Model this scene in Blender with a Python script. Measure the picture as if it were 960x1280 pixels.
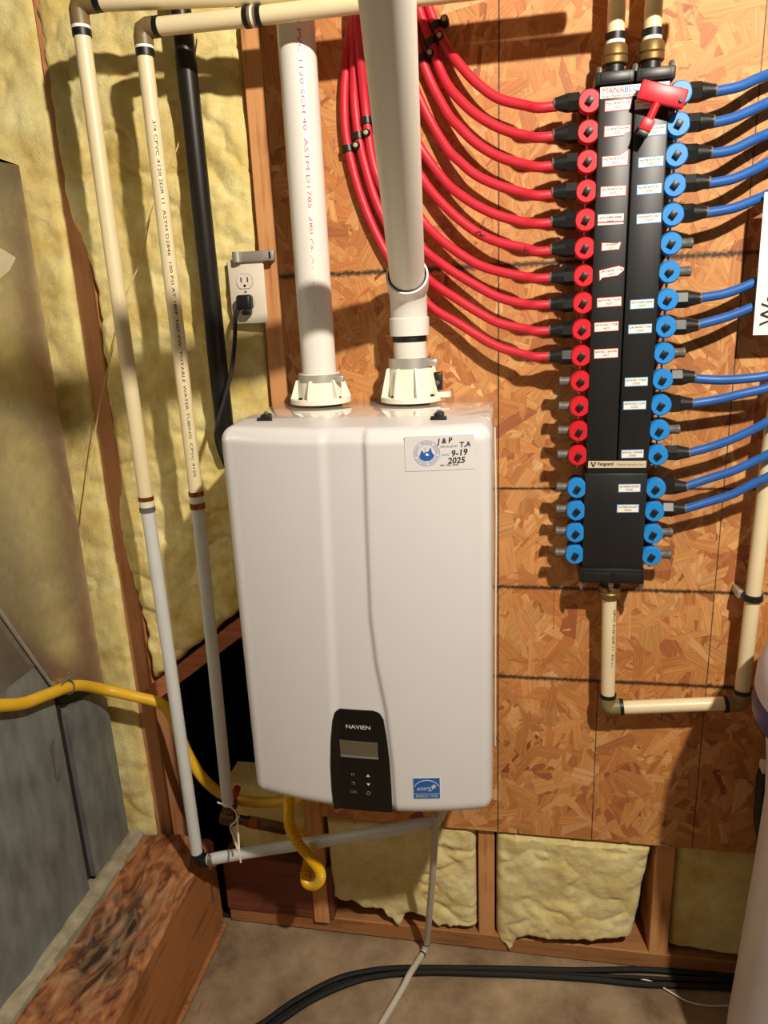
import bpy, bmesh, math, random
import numpy as np
from mathutils import Vector, Matrix

random.seed(7); rng = np.random.default_rng(7)
for o in list(bpy.data.objects): bpy.data.objects.remove(o)
scene = bpy.context.scene
C = scene.collection
PI = math.pi

# ------------------------------------------------------------------ camera
FZ = 0.66                                   # height of the heater's bottom above the floor
CAM = np.array([0.47844, -1.42307, 0.87163 + FZ])
YAW, PITCH, ROLL, FPX = math.radians(10.7503), math.radians(15.8431), math.radians(-2.4774), 908.55
def basis():
    f = np.array([-math.sin(YAW)*math.cos(PITCH), math.cos(YAW)*math.cos(PITCH), -math.sin(PITCH)])
    r = np.array([math.cos(YAW), math.sin(YAW), 0.0]); u = np.cross(r, f)
    return r*math.cos(ROLL)+u*math.sin(ROLL), -r*math.sin(ROLL)+u*math.cos(ROLL), f
R_, U_, F_ = basis()
cd = bpy.data.cameras.new('camera'); cam = bpy.data.objects.new('camera', cd); C.objects.link(cam)
m = Matrix(((R_[0], U_[0], -F_[0], CAM[0]), (R_[1], U_[1], -F_[1], CAM[1]), (R_[2], U_[2], -F_[2], CAM[2]), (0, 0, 0, 1)))
cam.matrix_world = m
cd.sensor_fit = 'VERTICAL'; cd.sensor_height = 24.0; cd.lens = 24.0*FPX/1280.0; cd.clip_start = 0.02; cd.clip_end = 50
scene.camera = cam

def at(u, v, y=None, x=None, z=None):
    """pixel of the photograph -> the point where its ray meets the plane y=, x= or z="""
    d = F_ + R_*(u-480)/FPX + U_*(640-v)/FPX
    if y is not None: t = (y-CAM[1])/d[1]
    elif x is not None: t = (x-CAM[0])/d[0]
    else: t = (z-CAM[2])/d[2]
    return Vector(CAM + t*d)

# ------------------------------------------------------------------ light
w = bpy.data.worlds.new('world'); scene.world = w; w.use_nodes = True
w.node_tree.nodes['Background'].inputs[0].default_value = (1.0, 0.80, 0.58, 1)
w.node_tree.nodes['Background'].inputs[1].default_value = 0.085
ld = bpy.data.lights.new('ceiling_bulb', 'POINT'); ld.energy = 215; ld.color = (1.0, 0.90, 0.77); ld.shadow_soft_size = 0.03
lo = bpy.data.objects.new('ceiling_bulb', ld); C.objects.link(lo); lo.location = (1.12, -1.45, 1.84+FZ)
vs = scene.view_settings
vs.view_transform = 'Standard'; vs.look = 'None'; vs.gamma = 1.0; vs.use_curve_mapping = False; vs.exposure = 0.0

# ------------------------------------------------------------------ materials
def S(h):                                     # srgb 0-255 -> linear
    return tuple(((c/255)/12.92 if c/255 <= .04045 else ((c/255+.055)/1.055)**2.4) for c in h)
MAT = {}
def mat(name, rgb, rough=.5, metal=0., var=.06, scale=20., bump=0., bscale=120., spec=.5, coat=0., stretch=None, trans=0., sheen=0.):
    if name in MAT: return MAT[name]
    m = bpy.data.materials.new(name); m.use_nodes = True; nt = m.node_tree; b = nt.nodes['Principled BSDF']
    tc = nt.nodes.new('ShaderNodeTexCoord'); mp = nt.nodes.new('ShaderNodeMapping'); nt.links.new(tc.outputs['Object'], mp.inputs[0])
    if stretch: mp.inputs['Scale'].default_value = stretch
    n = nt.nodes.new('ShaderNodeTexNoise'); n.inputs['Scale'].default_value = scale; n.inputs['Detail'].default_value = 5
    nt.links.new(mp.outputs[0], n.inputs['Vector'])
    cr = nt.nodes.new('ShaderNodeValToRGB'); c = S(rgb)
    cr.color_ramp.elements[0].position = .3; cr.color_ramp.elements[1].position = .7
    cr.color_ramp.elements[0].color = tuple(max(0, x*(1-var)) for x in c)+(1,); cr.color_ramp.elements[1].color = tuple(min(1, x*(1+var)) for x in c)+(1,)
    nt.links.new(n.outputs['Fac'], cr.inputs[0]); nt.links.new(cr.outputs[0], b.inputs['Base Color'])
    b.inputs['Roughness'].default_value = rough; b.inputs['Metallic'].default_value = metal
    b.inputs['Specular IOR Level'].default_value = spec; b.inputs['Coat Weight'].default_value = coat; b.inputs['Coat Roughness'].default_value = .08
    if trans: b.inputs['Transmission Weight'].default_value = trans
    if sheen: b.inputs['Sheen Weight'].default_value = sheen
    if bump:
        n2 = nt.nodes.new('ShaderNodeTexNoise'); n2.inputs['Scale'].default_value = bscale; n2.inputs['Detail'].default_value = 4
        nt.links.new(mp.outputs[0], n2.inputs['Vector'])
        bp = nt.nodes.new('ShaderNodeBump'); bp.inputs['Strength'].default_value = bump; bp.inputs['Distance'].default_value = .003
        nt.links.new(n2.outputs['Fac'], bp.inputs['Height']); nt.links.new(bp.outputs[0], b.inputs['Normal'])
    MAT[name] = m; return m
white = mat('white_enamel', (212, 210, 208), .34, var=.01, coat=.25)
gloss_white = mat('white_gloss_top', (214, 206, 199), .10, var=.01, coat=.8)
black_gloss = mat('black_panel', (8, 8, 9), .25, var=.1)
lcd = mat('lcd_glass', (92, 84, 68), .25, var=.04)
pvc = mat('white_pvc', (226, 222, 212), .38, var=.02, scale=8)
pvc_grey = mat('grey_white_pvc', (226, 222, 208), .42, var=.03, scale=8)
collar_m = mat('cream_abs', (238, 234, 214), .35, var=.02)
cpvc = mat('cream_cpvc', (226, 210, 168), .38, var=.04, scale=12)
pex_white = mat('translucent_pex', (205, 206, 202), .35, var=.04, scale=15, spec=.4)
red_pex = mat('red_pex', (200, 36, 54), .48, var=.06, scale=30)
blue_pex = mat('blue_pex', (34, 92, 166), .45, var=.08, scale=30)
red_pl = mat('red_plastic', (206, 28, 42), .4, var=.05)
blue_pl = mat('blue_plastic', (36, 134, 210), .4, var=.05)
black_pl = mat('black_plastic', (22, 22, 21), .42, var=.15)
manifold_m = mat('manifold_black', (26, 26, 25), .42, var=.12, scale=60, stretch=(1, 1, .05))
grey_pl = mat('grey_cap', (96, 92, 84), .5, var=.1)
rubber = mat('black_rubber', (12, 12, 12), .45, var=.1)
steel = mat('stainless', (206, 202, 192), .42, metal=.7, var=.05)
bolt_m = mat('zinc_bolt', (170, 165, 150), .35, metal=.9, var=.1)
brass = mat('brass', (132, 106, 62), .5, metal=.7, var=.15)
copper = mat('copper_ring', (150, 84, 48), .35, metal=.8, var=.15)
dark_brass = mat('dark_brass', (92, 66, 42), .45, metal=.6, var=.25, scale=60)
iron = mat('black_iron', (34, 30, 26), .40, metal=.3, var=.3, scale=25, stretch=(1, 1, .2))
galv_strap = mat('galvanised_strap', (168, 164, 154), .45, metal=.5, var=.15)
yellow_t = mat('yellow_csst', (222, 176, 40), .42, var=.05)
yellow_f = mat('yellow_flex', (226, 178, 12), .36, var=.05)
red_h = mat('red_handle', (168, 24, 18), .45, var=.08)
plate_w = mat('outlet_white', (222, 212, 192), .4, var=.02)
ink_red = mat('ink_red', (196, 52, 66), .6, var=.15)
ink_black = mat('ink_black', (26, 22, 20), .6, var=.1)
ink_grey = mat('ink_grey', (120, 118, 114), .6, var=.1)
ink_white = mat('ink_white', (205, 202, 198), .5, var=.03)
label_w = mat('label_paper', (238, 234, 224), .55, var=.02)
label_red = mat('label_red', (206, 44, 52), .5, var=.05)
label_blue = mat('label_blue', (66, 150, 206), .5, var=.05)
blue_ink = mat('ink_blue', (34, 88, 160), .5, var=.04)
ring_ink = mat('ink_ring', (150, 160, 186), .55, var=.05)
paper = mat('paper', (236, 232, 226), .6, var=.015)
tank_m = mat('tank_white', (206, 202, 206), .38, var=.02, scale=6)
tank_blue = mat('tank_band', (34, 40, 104), .4, var=.08)
zip_w = mat('zip_tie', (222, 214, 196), .45, var=.03)
string_m = mat('straw_string', (214, 190, 128), .7, var=.1)
bag_m = mat('clear_bag', (200, 190, 170), .25, var=.1, trans=.3)
dust_m = mat('dusty_mortar', (158, 148, 122), .9, var=.25, scale=35, bump=.5, bscale=150)
hole_shade_m = mat('painted_hole_shade', (34, 22, 14), .9, var=.3, scale=10)  # near-black brown: shade inside the wall opening and duct slot, put into colour
gravel_dark = mat('sheathing', (70, 48, 32), .85, var=.2, scale=10)

def wood(name, a, b_, axis='z', rough=.7):
    if name in MAT: return MAT[name]
    m = bpy.data.materials.new(name); m.use_nodes = True; nt = m.node_tree; b = nt.nodes['Principled BSDF']
    tc = nt.nodes.new('ShaderNodeTexCoord'); mp = nt.nodes.new('ShaderNodeMapping'); nt.links.new(tc.outputs['Object'], mp.inputs[0])
    mp.inputs['Scale'].default_value = {'z': (1, 1, .06), 'y': (1, .06, 1), 'x': (.06, 1, 1)}[axis]
    n = nt.nodes.new('ShaderNodeTexNoise'); n.inputs['Scale'].default_value = 70; n.inputs['Detail'].default_value = 6; n.inputs['Distortion'].default_value = .6
    n3 = nt.nodes.new('ShaderNodeTexNoise'); n3.inputs['Scale'].default_value = 7; n3.inputs['Detail'].default_value = 3
    nt.links.new(mp.outputs[0], n.inputs['Vector']); nt.links.new(tc.outputs['Object'], n3.inputs['Vector'])
    ad = nt.nodes.new('ShaderNodeMath'); ad.operation = 'ADD'; nt.links.new(n.outputs['Fac'], ad.inputs[0]); nt.links.new(n3.outputs['Fac'], ad.inputs[1])
    cr = nt.nodes.new('ShaderNodeValToRGB'); cr.color_ramp.elements[0].position = .72; cr.color_ramp.elements[1].position = 1.25/1.25
    cr.color_ramp.elements[0].color = S(a)+(1,); cr.color_ramp.elements[1].color = S(b_)+(1,)
    nt.links.new(ad.outputs[0], cr.inputs[0]); nt.links.new(cr.outputs[0], b.inputs['Base Color'])
    b.inputs['Roughness'].default_value = rough
    bp = nt.nodes.new('ShaderNodeBump'); bp.inputs['Strength'].default_value = .35; bp.inputs['Distance'].default_value = .002
    nt.links.new(n.outputs['Fac'], bp.inputs['Height']); nt.links.new(bp.outputs[0], b.inputs['Normal'])
    MAT[name] = m; return m
stud_wood = wood('stud_pine', (168, 106, 58), (206, 148, 92), 'z')
red_wood = wood('stud_fir', (176, 114, 70), (204, 144, 96), 'z')
plate_wood = wood('plate_fir', (128, 84, 48), (164, 112, 66), 'x')
dark_wood = wood('old_board', (92, 46, 28), (120, 64, 40), 'x')
brace_wood = wood('brace_board', (146, 84, 52), (176, 108, 68), 'x')
beam_side = wood('beam_side', (112, 66, 32), (160, 102, 54), 'y')

def beam_top_mat():
    m = bpy.data.materials.new('beam_weathered'); m.use_nodes = True; nt = m.node_tree; b = nt.nodes['Principled BSDF']
    tc = nt.nodes.new('ShaderNodeTexCoord'); mp = nt.nodes.new('ShaderNodeMapping'); mp.inputs['Scale'].default_value = (1, .45, 1)
    nt.links.new(tc.outputs['Object'], mp.inputs[0])
    n = nt.nodes.new('ShaderNodeTexNoise'); n.inputs['Scale'].default_value = 34; n.inputs['Detail'].default_value = 8; n.inputs['Distortion'].default_value = 1.2
    nt.links.new(mp.outputs[0], n.inputs['Vector'])
    cr = nt.nodes.new('ShaderNodeValToRGB'); cr.color_ramp.elements[0].position = .34; cr.color_ramp.elements[1].position = .68
    cr.color_ramp.elements[0].color = S((96, 52, 26))+(1,); cr.color_ramp.elements[1].color = S((178, 124, 78))+(1,)
    e = cr.color_ramp.elements.new(.5); e.color = S((152, 94, 54))+(1,)
    nt.links.new(n.outputs['Fac'], cr.inputs[0])
    # rot stain with its own outline, centred on the top of the timber
    mp2 = nt.nodes.new('ShaderNodeMapping'); nt.links.new(tc.outputs['Object'], mp2.inputs[0])
    mp2.inputs['Location'].default_value = (.375*9, .305*5.2, 0); mp2.inputs['Scale'].default_value = (9, 5.2, 0)
    ln = nt.nodes.new('ShaderNodeVectorMath'); ln.operation = 'LENGTH'; nt.links.new(mp2.outputs[0], ln.inputs[0])
    n2 = nt.nodes.new('ShaderNodeTexNoise'); n2.inputs['Scale'].default_value = 22; n2.inputs['Detail'].default_value = 6
    nt.links.new(tc.outputs['Object'], n2.inputs['Vector'])
    ma = nt.nodes.new('ShaderNodeMath'); ma.operation = 'MULTIPLY_ADD'; ma.inputs[1].default_value = 1.8; nt.links.new(n2.outputs['Fac'], ma.inputs[0]); nt.links.new(ln.outputs['Value'], ma.inputs[2])
    rp = nt.nodes.new('ShaderNodeValToRGB'); rp.color_ramp.elements[0].position = .55; rp.color_ramp.elements[1].position = .98
    dv = nt.nodes.new('ShaderNodeMath'); dv.operation = 'MULTIPLY'; dv.inputs[1].default_value = .5; nt.links.new(ma.outputs[0], dv.inputs[0]); nt.links.new(dv.outputs[0], rp.inputs[0])
    cr2 = nt.nodes.new('ShaderNodeValToRGB'); cr2.color_ramp.elements[0].position = .38; cr2.color_ramp.elements[1].position = .66
    cr2.color_ramp.elements[0].color = S((58, 38, 22))+(1,); cr2.color_ramp.elements[1].color = S((150, 122, 92))+(1,)
    nt.links.new(n.outputs['Fac'], cr2.inputs[0])
    mx = nt.nodes.new('ShaderNodeMix'); mx.data_type = 'RGBA'; nt.links.new(rp.outputs[0], mx.inputs[0]); nt.links.new(cr2.outputs[0], mx.inputs[6]); nt.links.new(cr.outputs[0], mx.inputs[7])
    nt.links.new(mx.outputs[2], b.inputs['Base Color']); b.inputs['Roughness'].default_value = .75
    bp = nt.nodes.new('ShaderNodeBump'); bp.inputs['Strength'].default_value = .6; bp.inputs['Distance'].default_value = .004
    nt.links.new(n.outputs['Fac'], bp.inputs['Height']); nt.links.new(bp.outputs[0], b.inputs['Normal'])
    return m
beam_top = beam_top_mat()

def concrete_mat():
    m = bpy.data.materials.new('concrete'); m.use_nodes = True; nt = m.node_tree; b = nt.nodes['Principled BSDF']
    tc = nt.nodes.new('ShaderNodeTexCoord')
    n = nt.nodes.new('ShaderNodeTexNoise'); n.inputs['Scale'].default_value = 6; n.inputs['Detail'].default_value = 9; n.inputs['Roughness'].default_value = .62
    nt.links.new(tc.outputs['Object'], n.inputs['Vector'])
    cr = nt.nodes.new('ShaderNodeValToRGB'); cr.color_ramp.elements[0].position = .3; cr.color_ramp.elements[1].position = .72
    cr.color_ramp.elements[0].color = S((98, 76, 54))+(1,); cr.color_ramp.elements[1].color = S((172, 150, 118))+(1,)
    nt.links.new(n.outputs['Fac'], cr.inputs[0])
    v = nt.nodes.new('ShaderNodeTexVoronoi'); v.feature = 'DISTANCE_TO_EDGE'; v.inputs['Scale'].default_value = 1.7
    nd = nt.nodes.new('ShaderNodeTexNoise'); nd.inputs['Scale'].default_value = 8; nt.links.new(tc.outputs['Object'], nd.inputs['Vector'])
    va = nt.nodes.new('ShaderNodeVectorMath'); va.operation = 'MULTIPLY_ADD'; va.inputs[1].default_value = (.6, .6, .6)
    nt.links.new(nd.outputs['Color'], va.inputs[0]); nt.links.new(tc.outputs['Object'], va.inputs[2]); nt.links.new(va.outputs[0], v.inputs['Vector'])
    lt = nt.nodes.new('ShaderNodeMath'); lt.operation = 'LESS_THAN'; lt.inputs[1].default_value = .003; nt.links.new(v.outputs['Distance'], lt.inputs[0])
    mx = nt.nodes.new('ShaderNodeMix'); mx.data_type = 'RGBA'; mx.inputs[7].default_value = S((98, 74, 52))+(1,)
    ml = nt.nodes.new('ShaderNodeMath'); ml.operation = 'MULTIPLY'; ml.inputs[1].default_value = .35; nt.links.new(lt.outputs[0], ml.inputs[0])
    nt.links.new(ml.outputs[0], mx.inputs[0]); nt.links.new(cr.outputs[0], mx.inputs[6]); nt.links.new(mx.outputs[2], b.inputs['Base Color'])
    b.inputs['Roughness'].default_value = .8
    bp = nt.nodes.new('ShaderNodeBump'); bp.inputs['Strength'].default_value = .4; bp.inputs['Distance'].default_value = .006
    nt.links.new(n.outputs['Fac'], bp.inputs['Height']); nt.links.new(bp.outputs[0], b.inputs['Normal'])
    return m
concrete = concrete_mat()

def fiberglass_mat(name, a, b_):
    m = bpy.data.materials.new(name); m.use_nodes = True; nt = m.node_tree; b = nt.nodes['Principled BSDF']
    tc = nt.nodes.new('ShaderNodeTexCoord')
    n = nt.nodes.new('ShaderNodeTexNoise'); n.inputs['Scale'].default_value = 9; n.inputs['Detail'].default_value = 8; n.inputs['Roughness'].default_value = .65
    nt.links.new(tc.outputs['Object'], n.inputs['Vector'])
    cr = nt.nodes.new('ShaderNodeValToRGB'); cr.color_ramp.elements[0].position = .32; cr.color_ramp.elements[1].position = .66
    cr.color_ramp.elements[0].color = S(a)+(1,); cr.color_ramp.elements[1].color = S(b_)+(1,)
    nt.links.new(n.outputs['Fac'], cr.inputs[0]); nt.links.new(cr.outputs[0], b.inputs['Base Color'])
    b.inputs['Roughness'].default_value = .85; b.inputs['Sheen Weight'].default_value = .25; b.inputs['Sheen Roughness'].default_value = .5
    n2 = nt.nodes.new('ShaderNodeTexNoise'); n2.inputs['Scale'].default_value = 90; n2.inputs['Detail'].default_value = 9; n2.inputs['Roughness'].default_value = .78; n2.inputs['Distortion'].default_value = 1.6
    nt.links.new(tc.outputs['Object'], n2.inputs['Vector'])
    bp = nt.nodes.new('ShaderNodeBump'); bp.inputs['Strength'].default_value = .6; bp.inputs['Distance'].default_value = .008
    nt.links.new(n2.outputs['Fac'], bp.inputs['Height']); nt.links.new(bp.outputs[0], b.inputs['Normal'])
    return m
fiber = fiberglass_mat('yellow_fiberglass', (216, 184, 92), (250, 238, 168))
fiber_pale = fiberglass_mat('pale_fiberglass', (216, 190, 106), (246, 234, 172))

def galv_mat():
    m = bpy.data.materials.new('galvanised_sheet'); m.use_nodes = True; nt = m.node_tree; b = nt.nodes['Principled BSDF']
    tc = nt.nodes.new('ShaderNodeTexCoord')
    v = nt.nodes.new('ShaderNodeTexVoronoi'); v.inputs['Scale'].default_value = 55; nt.links.new(tc.outputs['Object'], v.inputs['Vector'])
    n = nt.nodes.new('ShaderNodeTexNoise'); n.inputs['Scale'].default_value = 5; n.inputs['Detail'].default_value = 6; nt.links.new(tc.outputs['Object'], n.inputs['Vector'])
    cr = nt.nodes.new('ShaderNodeValToRGB'); cr.color_ramp.elements[0].color = S((206, 203, 192))+(1,); cr.color_ramp.elements[1].color = S((222, 218, 206))+(1,)
    nt.links.new(v.outputs['Color'], cr.inputs[0]); nt.links.new(cr.outputs[0], b.inputs['Base Color'])
    rr = nt.nodes.new('ShaderNodeMapRange'); rr.inputs[1].default_value = .3; rr.inputs[2].default_value = .7; rr.inputs[3].default_value = .20; rr.inputs[4].default_value = .34
    nt.links.new(n.outputs['Fac'], rr.inputs[0]); nt.links.new(rr.outputs[0], b.inputs['Roughness']); b.inputs['Metallic'].default_value = .9
    return m
galv = galv_mat()
galv_dull = mat('galvanised_dusty', (134, 138, 136), .5, metal=.4, var=.28, scale=28, stretch=(1, 1, .35), bump=.2, bscale=90)

# ------------------------------------------------------------------ mesh helpers
class MB:
    def __init__(s): s.v = []; s.f = []
    def add(s, v, f):
        o = len(s.v); s.v += [tuple(x) for x in v]; s.f += [tuple(i+o for i in q) for q in f]; return s
    def box(s, a, b, M=None):
        x0, y0, z0 = a; x1, y1, z1 = b
        v = [(x0,y0,z0),(x1,y0,z0),(x1,y1,z0),(x0,y1,z0),(x0,y0,z1),(x1,y0,z1),(x1,y1,z1),(x0,y1,z1)]
        if M: v = [M @ Vector(q) for q in v]
        return s.add(v, [(0,3,2,1),(4,5,6,7),(0,1,5,4),(1,2,6,5),(2,3,7,6),(3,0,4,7)])
    def bbox(s, a, b, r=.002, M=None, seg=2):          # box with bevelled edges
        bm = bmesh.new(); bmesh.ops.create_cube(bm, size=1)
        c = [(a[i]+b[i])/2 for i in range(3)]; d = [abs(b[i]-a[i]) for i in range(3)]
        for q in bm.verts: q.co = Vector((c[i]+q.co[i]*d[i] for i in range(3)))
        bmesh.ops.bevel(bm, geom=bm.edges[:], offset=min(r, min(d)*.45), segments=seg, affect='EDGES', profile=.5)
        bm.verts.index_update()
        v = [(M @ q.co if M else q.co.copy()) for q in bm.verts]; f = [[q.index for q in p.verts] for p in bm.faces]; bm.free()
        return s.add(v, f)
    def lathe(s, prof, M, n=24, cap=True):             # prof: (radius, height) along local z
        v = []; f = []
        for r, h in prof:
            for k in range(n):
                a = 2*PI*k/n; v.append(M @ Vector((r*math.cos(a), r*math.sin(a), h)))
        for i in range(len(prof)-1):
            for k in range(n): f.append((i*n+k, i*n+(k+1)%n, (i+1)*n+(k+1)%n, (i+1)*n+k))
        if cap: f.append(tuple(range(n-1, -1, -1))); f.append(tuple((len(prof)-1)*n+k for k in range(n)))
        return s.add(v, f)
    def tube(s, pts, r, n=12, cap=True):               # r: number or list per point
        pts = [Vector(p) for p in pts]; N = len(pts); rs = r if hasattr(r, '__len__') else [r]*N
        T = [(pts[min(i+1, N-1)]-pts[max(i-1, 0)]).normalized() for i in range(N)]
        up = Vector((0, 0, 1)) if abs(T[0].z) < .9 else Vector((1, 0, 0))
        nx = (up - T[0]*up.dot(T[0])).normalized(); v = []; f = []
        for i in range(N):
            nx = (nx - T[i]*nx.dot(T[i])).normalized(); ny = T[i].cross(nx)
            for k in range(n):
                a = 2*PI*k/n; v.append(pts[i] + (nx*math.cos(a)+ny*math.sin(a))*rs[i])
        for i in range(N-1):
            for k in range(n): f.append((i*n+k, i*n+(k+1)%n, (i+1)*n+(k+1)%n, (i+1)*n+k))
        if cap: f.append(tuple(range(n-1, -1, -1))); f.append(tuple((N-1)*n+k for k in range(n)))
        return s.add(v, f)
    def prism(s, poly, y0, y1):                        # polygon in x,z, from y0 (front) to y1
        n = len(poly); v = [(p[0], y0, p[1]) for p in poly]+[(p[0], y1, p[1]) for p in poly]
        return s.add(v, [tuple(range(n)), tuple(range(2*n-1, n-1, -1))]+[(k, n+k, n+(k+1)%n, (k+1)%n) for k in range(n)])
    def build(s, name, m, parent=None, smooth=35, origin=None):
        me = bpy.data.meshes.new(name); me.from_pydata(s.v, [], s.f); me.validate()
        bm = bmesh.new(); bm.from_mesh(me); bmesh.ops.recalc_face_normals(bm, faces=bm.faces[:]); bm.to_mesh(me); bm.free()
        me.materials.append(m)
        if smooth: me.shade_smooth(); me.set_sharp_from_angle(angle=math.radians(smooth))
        return link(name, me, parent)
def link(name, me, parent=None):
    o = bpy.data.objects.new(name, me); C.objects.link(o)
    if parent is not None: put(o, parent)
    return o
def put(o, parent):
    o.parent = parent; o.matrix_parent_inverse = world_of(parent).inverted()
def world_of(o):
    M = o.matrix_basis.copy()
    return M if o.parent is None else world_of(o.parent) @ o.matrix_parent_inverse @ M
def tag(o, label, cat, group=None):
    o['label'] = label; o['category'] = cat
    if group: o['group'] = group
    return o
def thing(name, label, cat, loc=(0, 0, 0), group=None):
    o = bpy.data.objects.new(name, None); C.objects.link(o); o.location = loc; o.empty_display_size = .05
    return tag(o, label, cat, group)
def struct(o): o['kind'] = 'structure'; return o
def smooth_path(pts, k=8):                             # Catmull-Rom
    p = [Vector(q) for q in pts]; p = [p[0]*2-p[1]]+p+[p[-1]*2-p[-2]]; out = []
    for i in range(1, len(p)-2):
        for j in range(k):
            t = j/k; a, b, c, d = p[i-1], p[i], p[i+1], p[i+2]
            out.append(.5*((2*b)+(c-a)*t+(2*a-5*b+4*c-d)*t*t+(3*b-a-3*c+d)*t**3))
    out.append(p[-2]); return out
def frame(o, zdir, xhint=(1, 0, 0)):                   # matrix with local z along zdir
    z = Vector(zdir).normalized(); x = Vector(xhint)
    if abs(x.normalized().dot(z)) > .95: x = Vector((0, 0, 1))
    x = (x-z*x.dot(z)).normalized(); y = z.cross(x)
    return Matrix(((x.x, y.x, z.x, o[0]), (x.y, y.y, z.y, o[1]), (x.z, y.z, z.z, o[2]), (0, 0, 0, 1)))
_txt = bpy.data.curves.new('t', 'FONT'); _txto = bpy.data.objects.new('t', _txt); C.objects.link(_txto)
def text_mesh(body, size, shear=0., bold=0., align='CENTER'):
    _txt.body = body; _txt.size = size; _txt.shear = shear; _txt.align_x = align; _txt.align_y = 'CENTER'; _txt.resolution_u = 2; _txt.offset = bold; _txt.extrude = 0
    bpy.context.view_layer.update()
    dg = bpy.context.evaluated_depsgraph_get()
    me = bpy.data.meshes.new_from_object(_txto.evaluated_get(dg)); return me
def text_on(name, body, size, fn, m, parent, shear=0., bold=0., align='CENTER', width=None):
    """lettering whose flat (u right, v up) coordinates are laid on a surface by fn(u, v) -> point"""
    me = text_mesh(body, size, shear, bold, align)
    n = len(me.vertices); co = np.zeros(n*3); me.vertices.foreach_get('co', co); co = co.reshape(-1, 3)
    k = 1.0
    if width and n: k = width/max(1e-6, co[:, 0].max()-co[:, 0].min())
    for i in range(n): me.vertices[i].co = fn(co[i, 0]*k, co[i, 1])
    me.materials.clear(); me.materials.append(m); me.update()
    o = link(name, me, parent); return o

def hash2(ix, iy, s):
    h = (ix*374761393 + iy*668265263 + s*1442695041) & 0xFFFFFFFF
    h = ((h ^ (h >> 13))*1274126177) & 0xFFFFFFFF
    return ((h ^ (h >> 16)) & 0xFFFF)/65535.0
def vnoise(x, y, s=0):
    x = np.asarray(x, float); y = np.asarray(y, float)
    ix = np.floor(x).astype(np.int64); iy = np.floor(y).astype(np.int64); fx = x-ix; fy = y-iy
    fx = fx*fx*(3-2*fx); fy = fy*fy*(3-2*fy)
    a = hash2(ix, iy, s); b = hash2(ix+1, iy, s); c = hash2(ix, iy+1, s); d = hash2(ix+1, iy+1, s)
    return (a*(1-fx)+b*fx)*(1-fy)+(c*(1-fx)+d*fx)*fy
def fbm(x, y, s=0, o=4):
    r = 0; a = .5
    for k in range(o): r = r+a*(vnoise(x, y, s+k*17)-.5); x = x*2.03; y = y*2.03; a *= .5
    return r

# ================================================================== the setting
# floor
fl = MB()
nx, ny = 60, 50; xs = np.linspace(-1.6, 2.6, nx); ys = np.linspace(-2.6, .16, ny)
gx, gy = np.meshgrid(xs, ys)
gz = fbm(gx*3, gy*3, 3)*.008 - .002; gz = np.minimum(gz, 0)
fl.add(np.stack([gx, gy, gz], -1).reshape(-1, 3), [(j*nx+i, j*nx+i+1, (j+1)*nx+i+1, (j+1)*nx+i) for j in range(ny-1) for i in range(nx-1)])
struct(fl.build('floor', concrete))

# back wall: studs, plate, sheathing, OSB
wall = bpy.data.objects.new('wall_back', None); C.objects.link(wall); struct(wall)
def stud(x0, x1, z0, z1, m=stud_wood, y0=.0, y1=.14, name='stud'):
    return MB().bbox((x0, y0, z0), (x1, y1, z1), .002, seg=1).build(name, m, wall)
ZT = 2.45
stud(-.016, .022, .038, ZT, y0=-.001)
stud(-.424, -.384, .02, ZT, red_wood, y0=.016)
stud(.396, .434, .038, 1.0, y0=.013)
stud(.792, .834, .038, 1.0, y0=.013)
stud(1.20, 1.238, .038, 1.0, y0=.013)
stud(-.85, -.81, .038, ZT, red_wood)
MB().bbox((-.25, .012, 0), (1.7, .15, .046), .003, seg=1).build('bottom_plate', plate_wood, wall)
MB().bbox((-.25, .004, .046), (.035, .06, .205), .003, seg=1).build('blocking_board', dark_wood, wall)
sh = MB(); sh.box((-.384, .15, .74), (1.7, .165, ZT)); sh.box((-1.6, .15, 0), (-.424, .165, ZT)); sh.box((-.06, .15, 0), (1.7, .165, .74))
sh.build('sheathing', gravel_dark, wall, smooth=0)
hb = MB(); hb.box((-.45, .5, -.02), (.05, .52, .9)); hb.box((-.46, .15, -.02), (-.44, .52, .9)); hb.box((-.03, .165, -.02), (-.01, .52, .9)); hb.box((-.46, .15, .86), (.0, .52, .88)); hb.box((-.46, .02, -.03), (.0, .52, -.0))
hb.build('cavity_shade_lining', hole_shade_m, wall, smooth=0)  # added box behind the opening, its deep shade painted as a near-black colour
# sloping brace above the dark opening: top face back to y=.09, narrow face to the front
a = at(180, 864, y=.0); b = at(310, 764.5, y=.0)
d = (b-a).normalized(); nrm = Vector((-d.z, 0, d.x))
br = MB(); P = []
for q in (a-d*.0, b+d*.12):
    for yy in (0., .09):
        for h in (0., -.036): P.append(q+nrm*h+Vector((0, yy, 0)))
br.add(P, [(0,1,5,4),(2,6,7,3),(0,4,6,2),(1,3,7,5),(0,2,3,1),(4,5,7,6)])
br.build('sloping_brace', brace_wood, wall, smooth=0)

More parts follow.
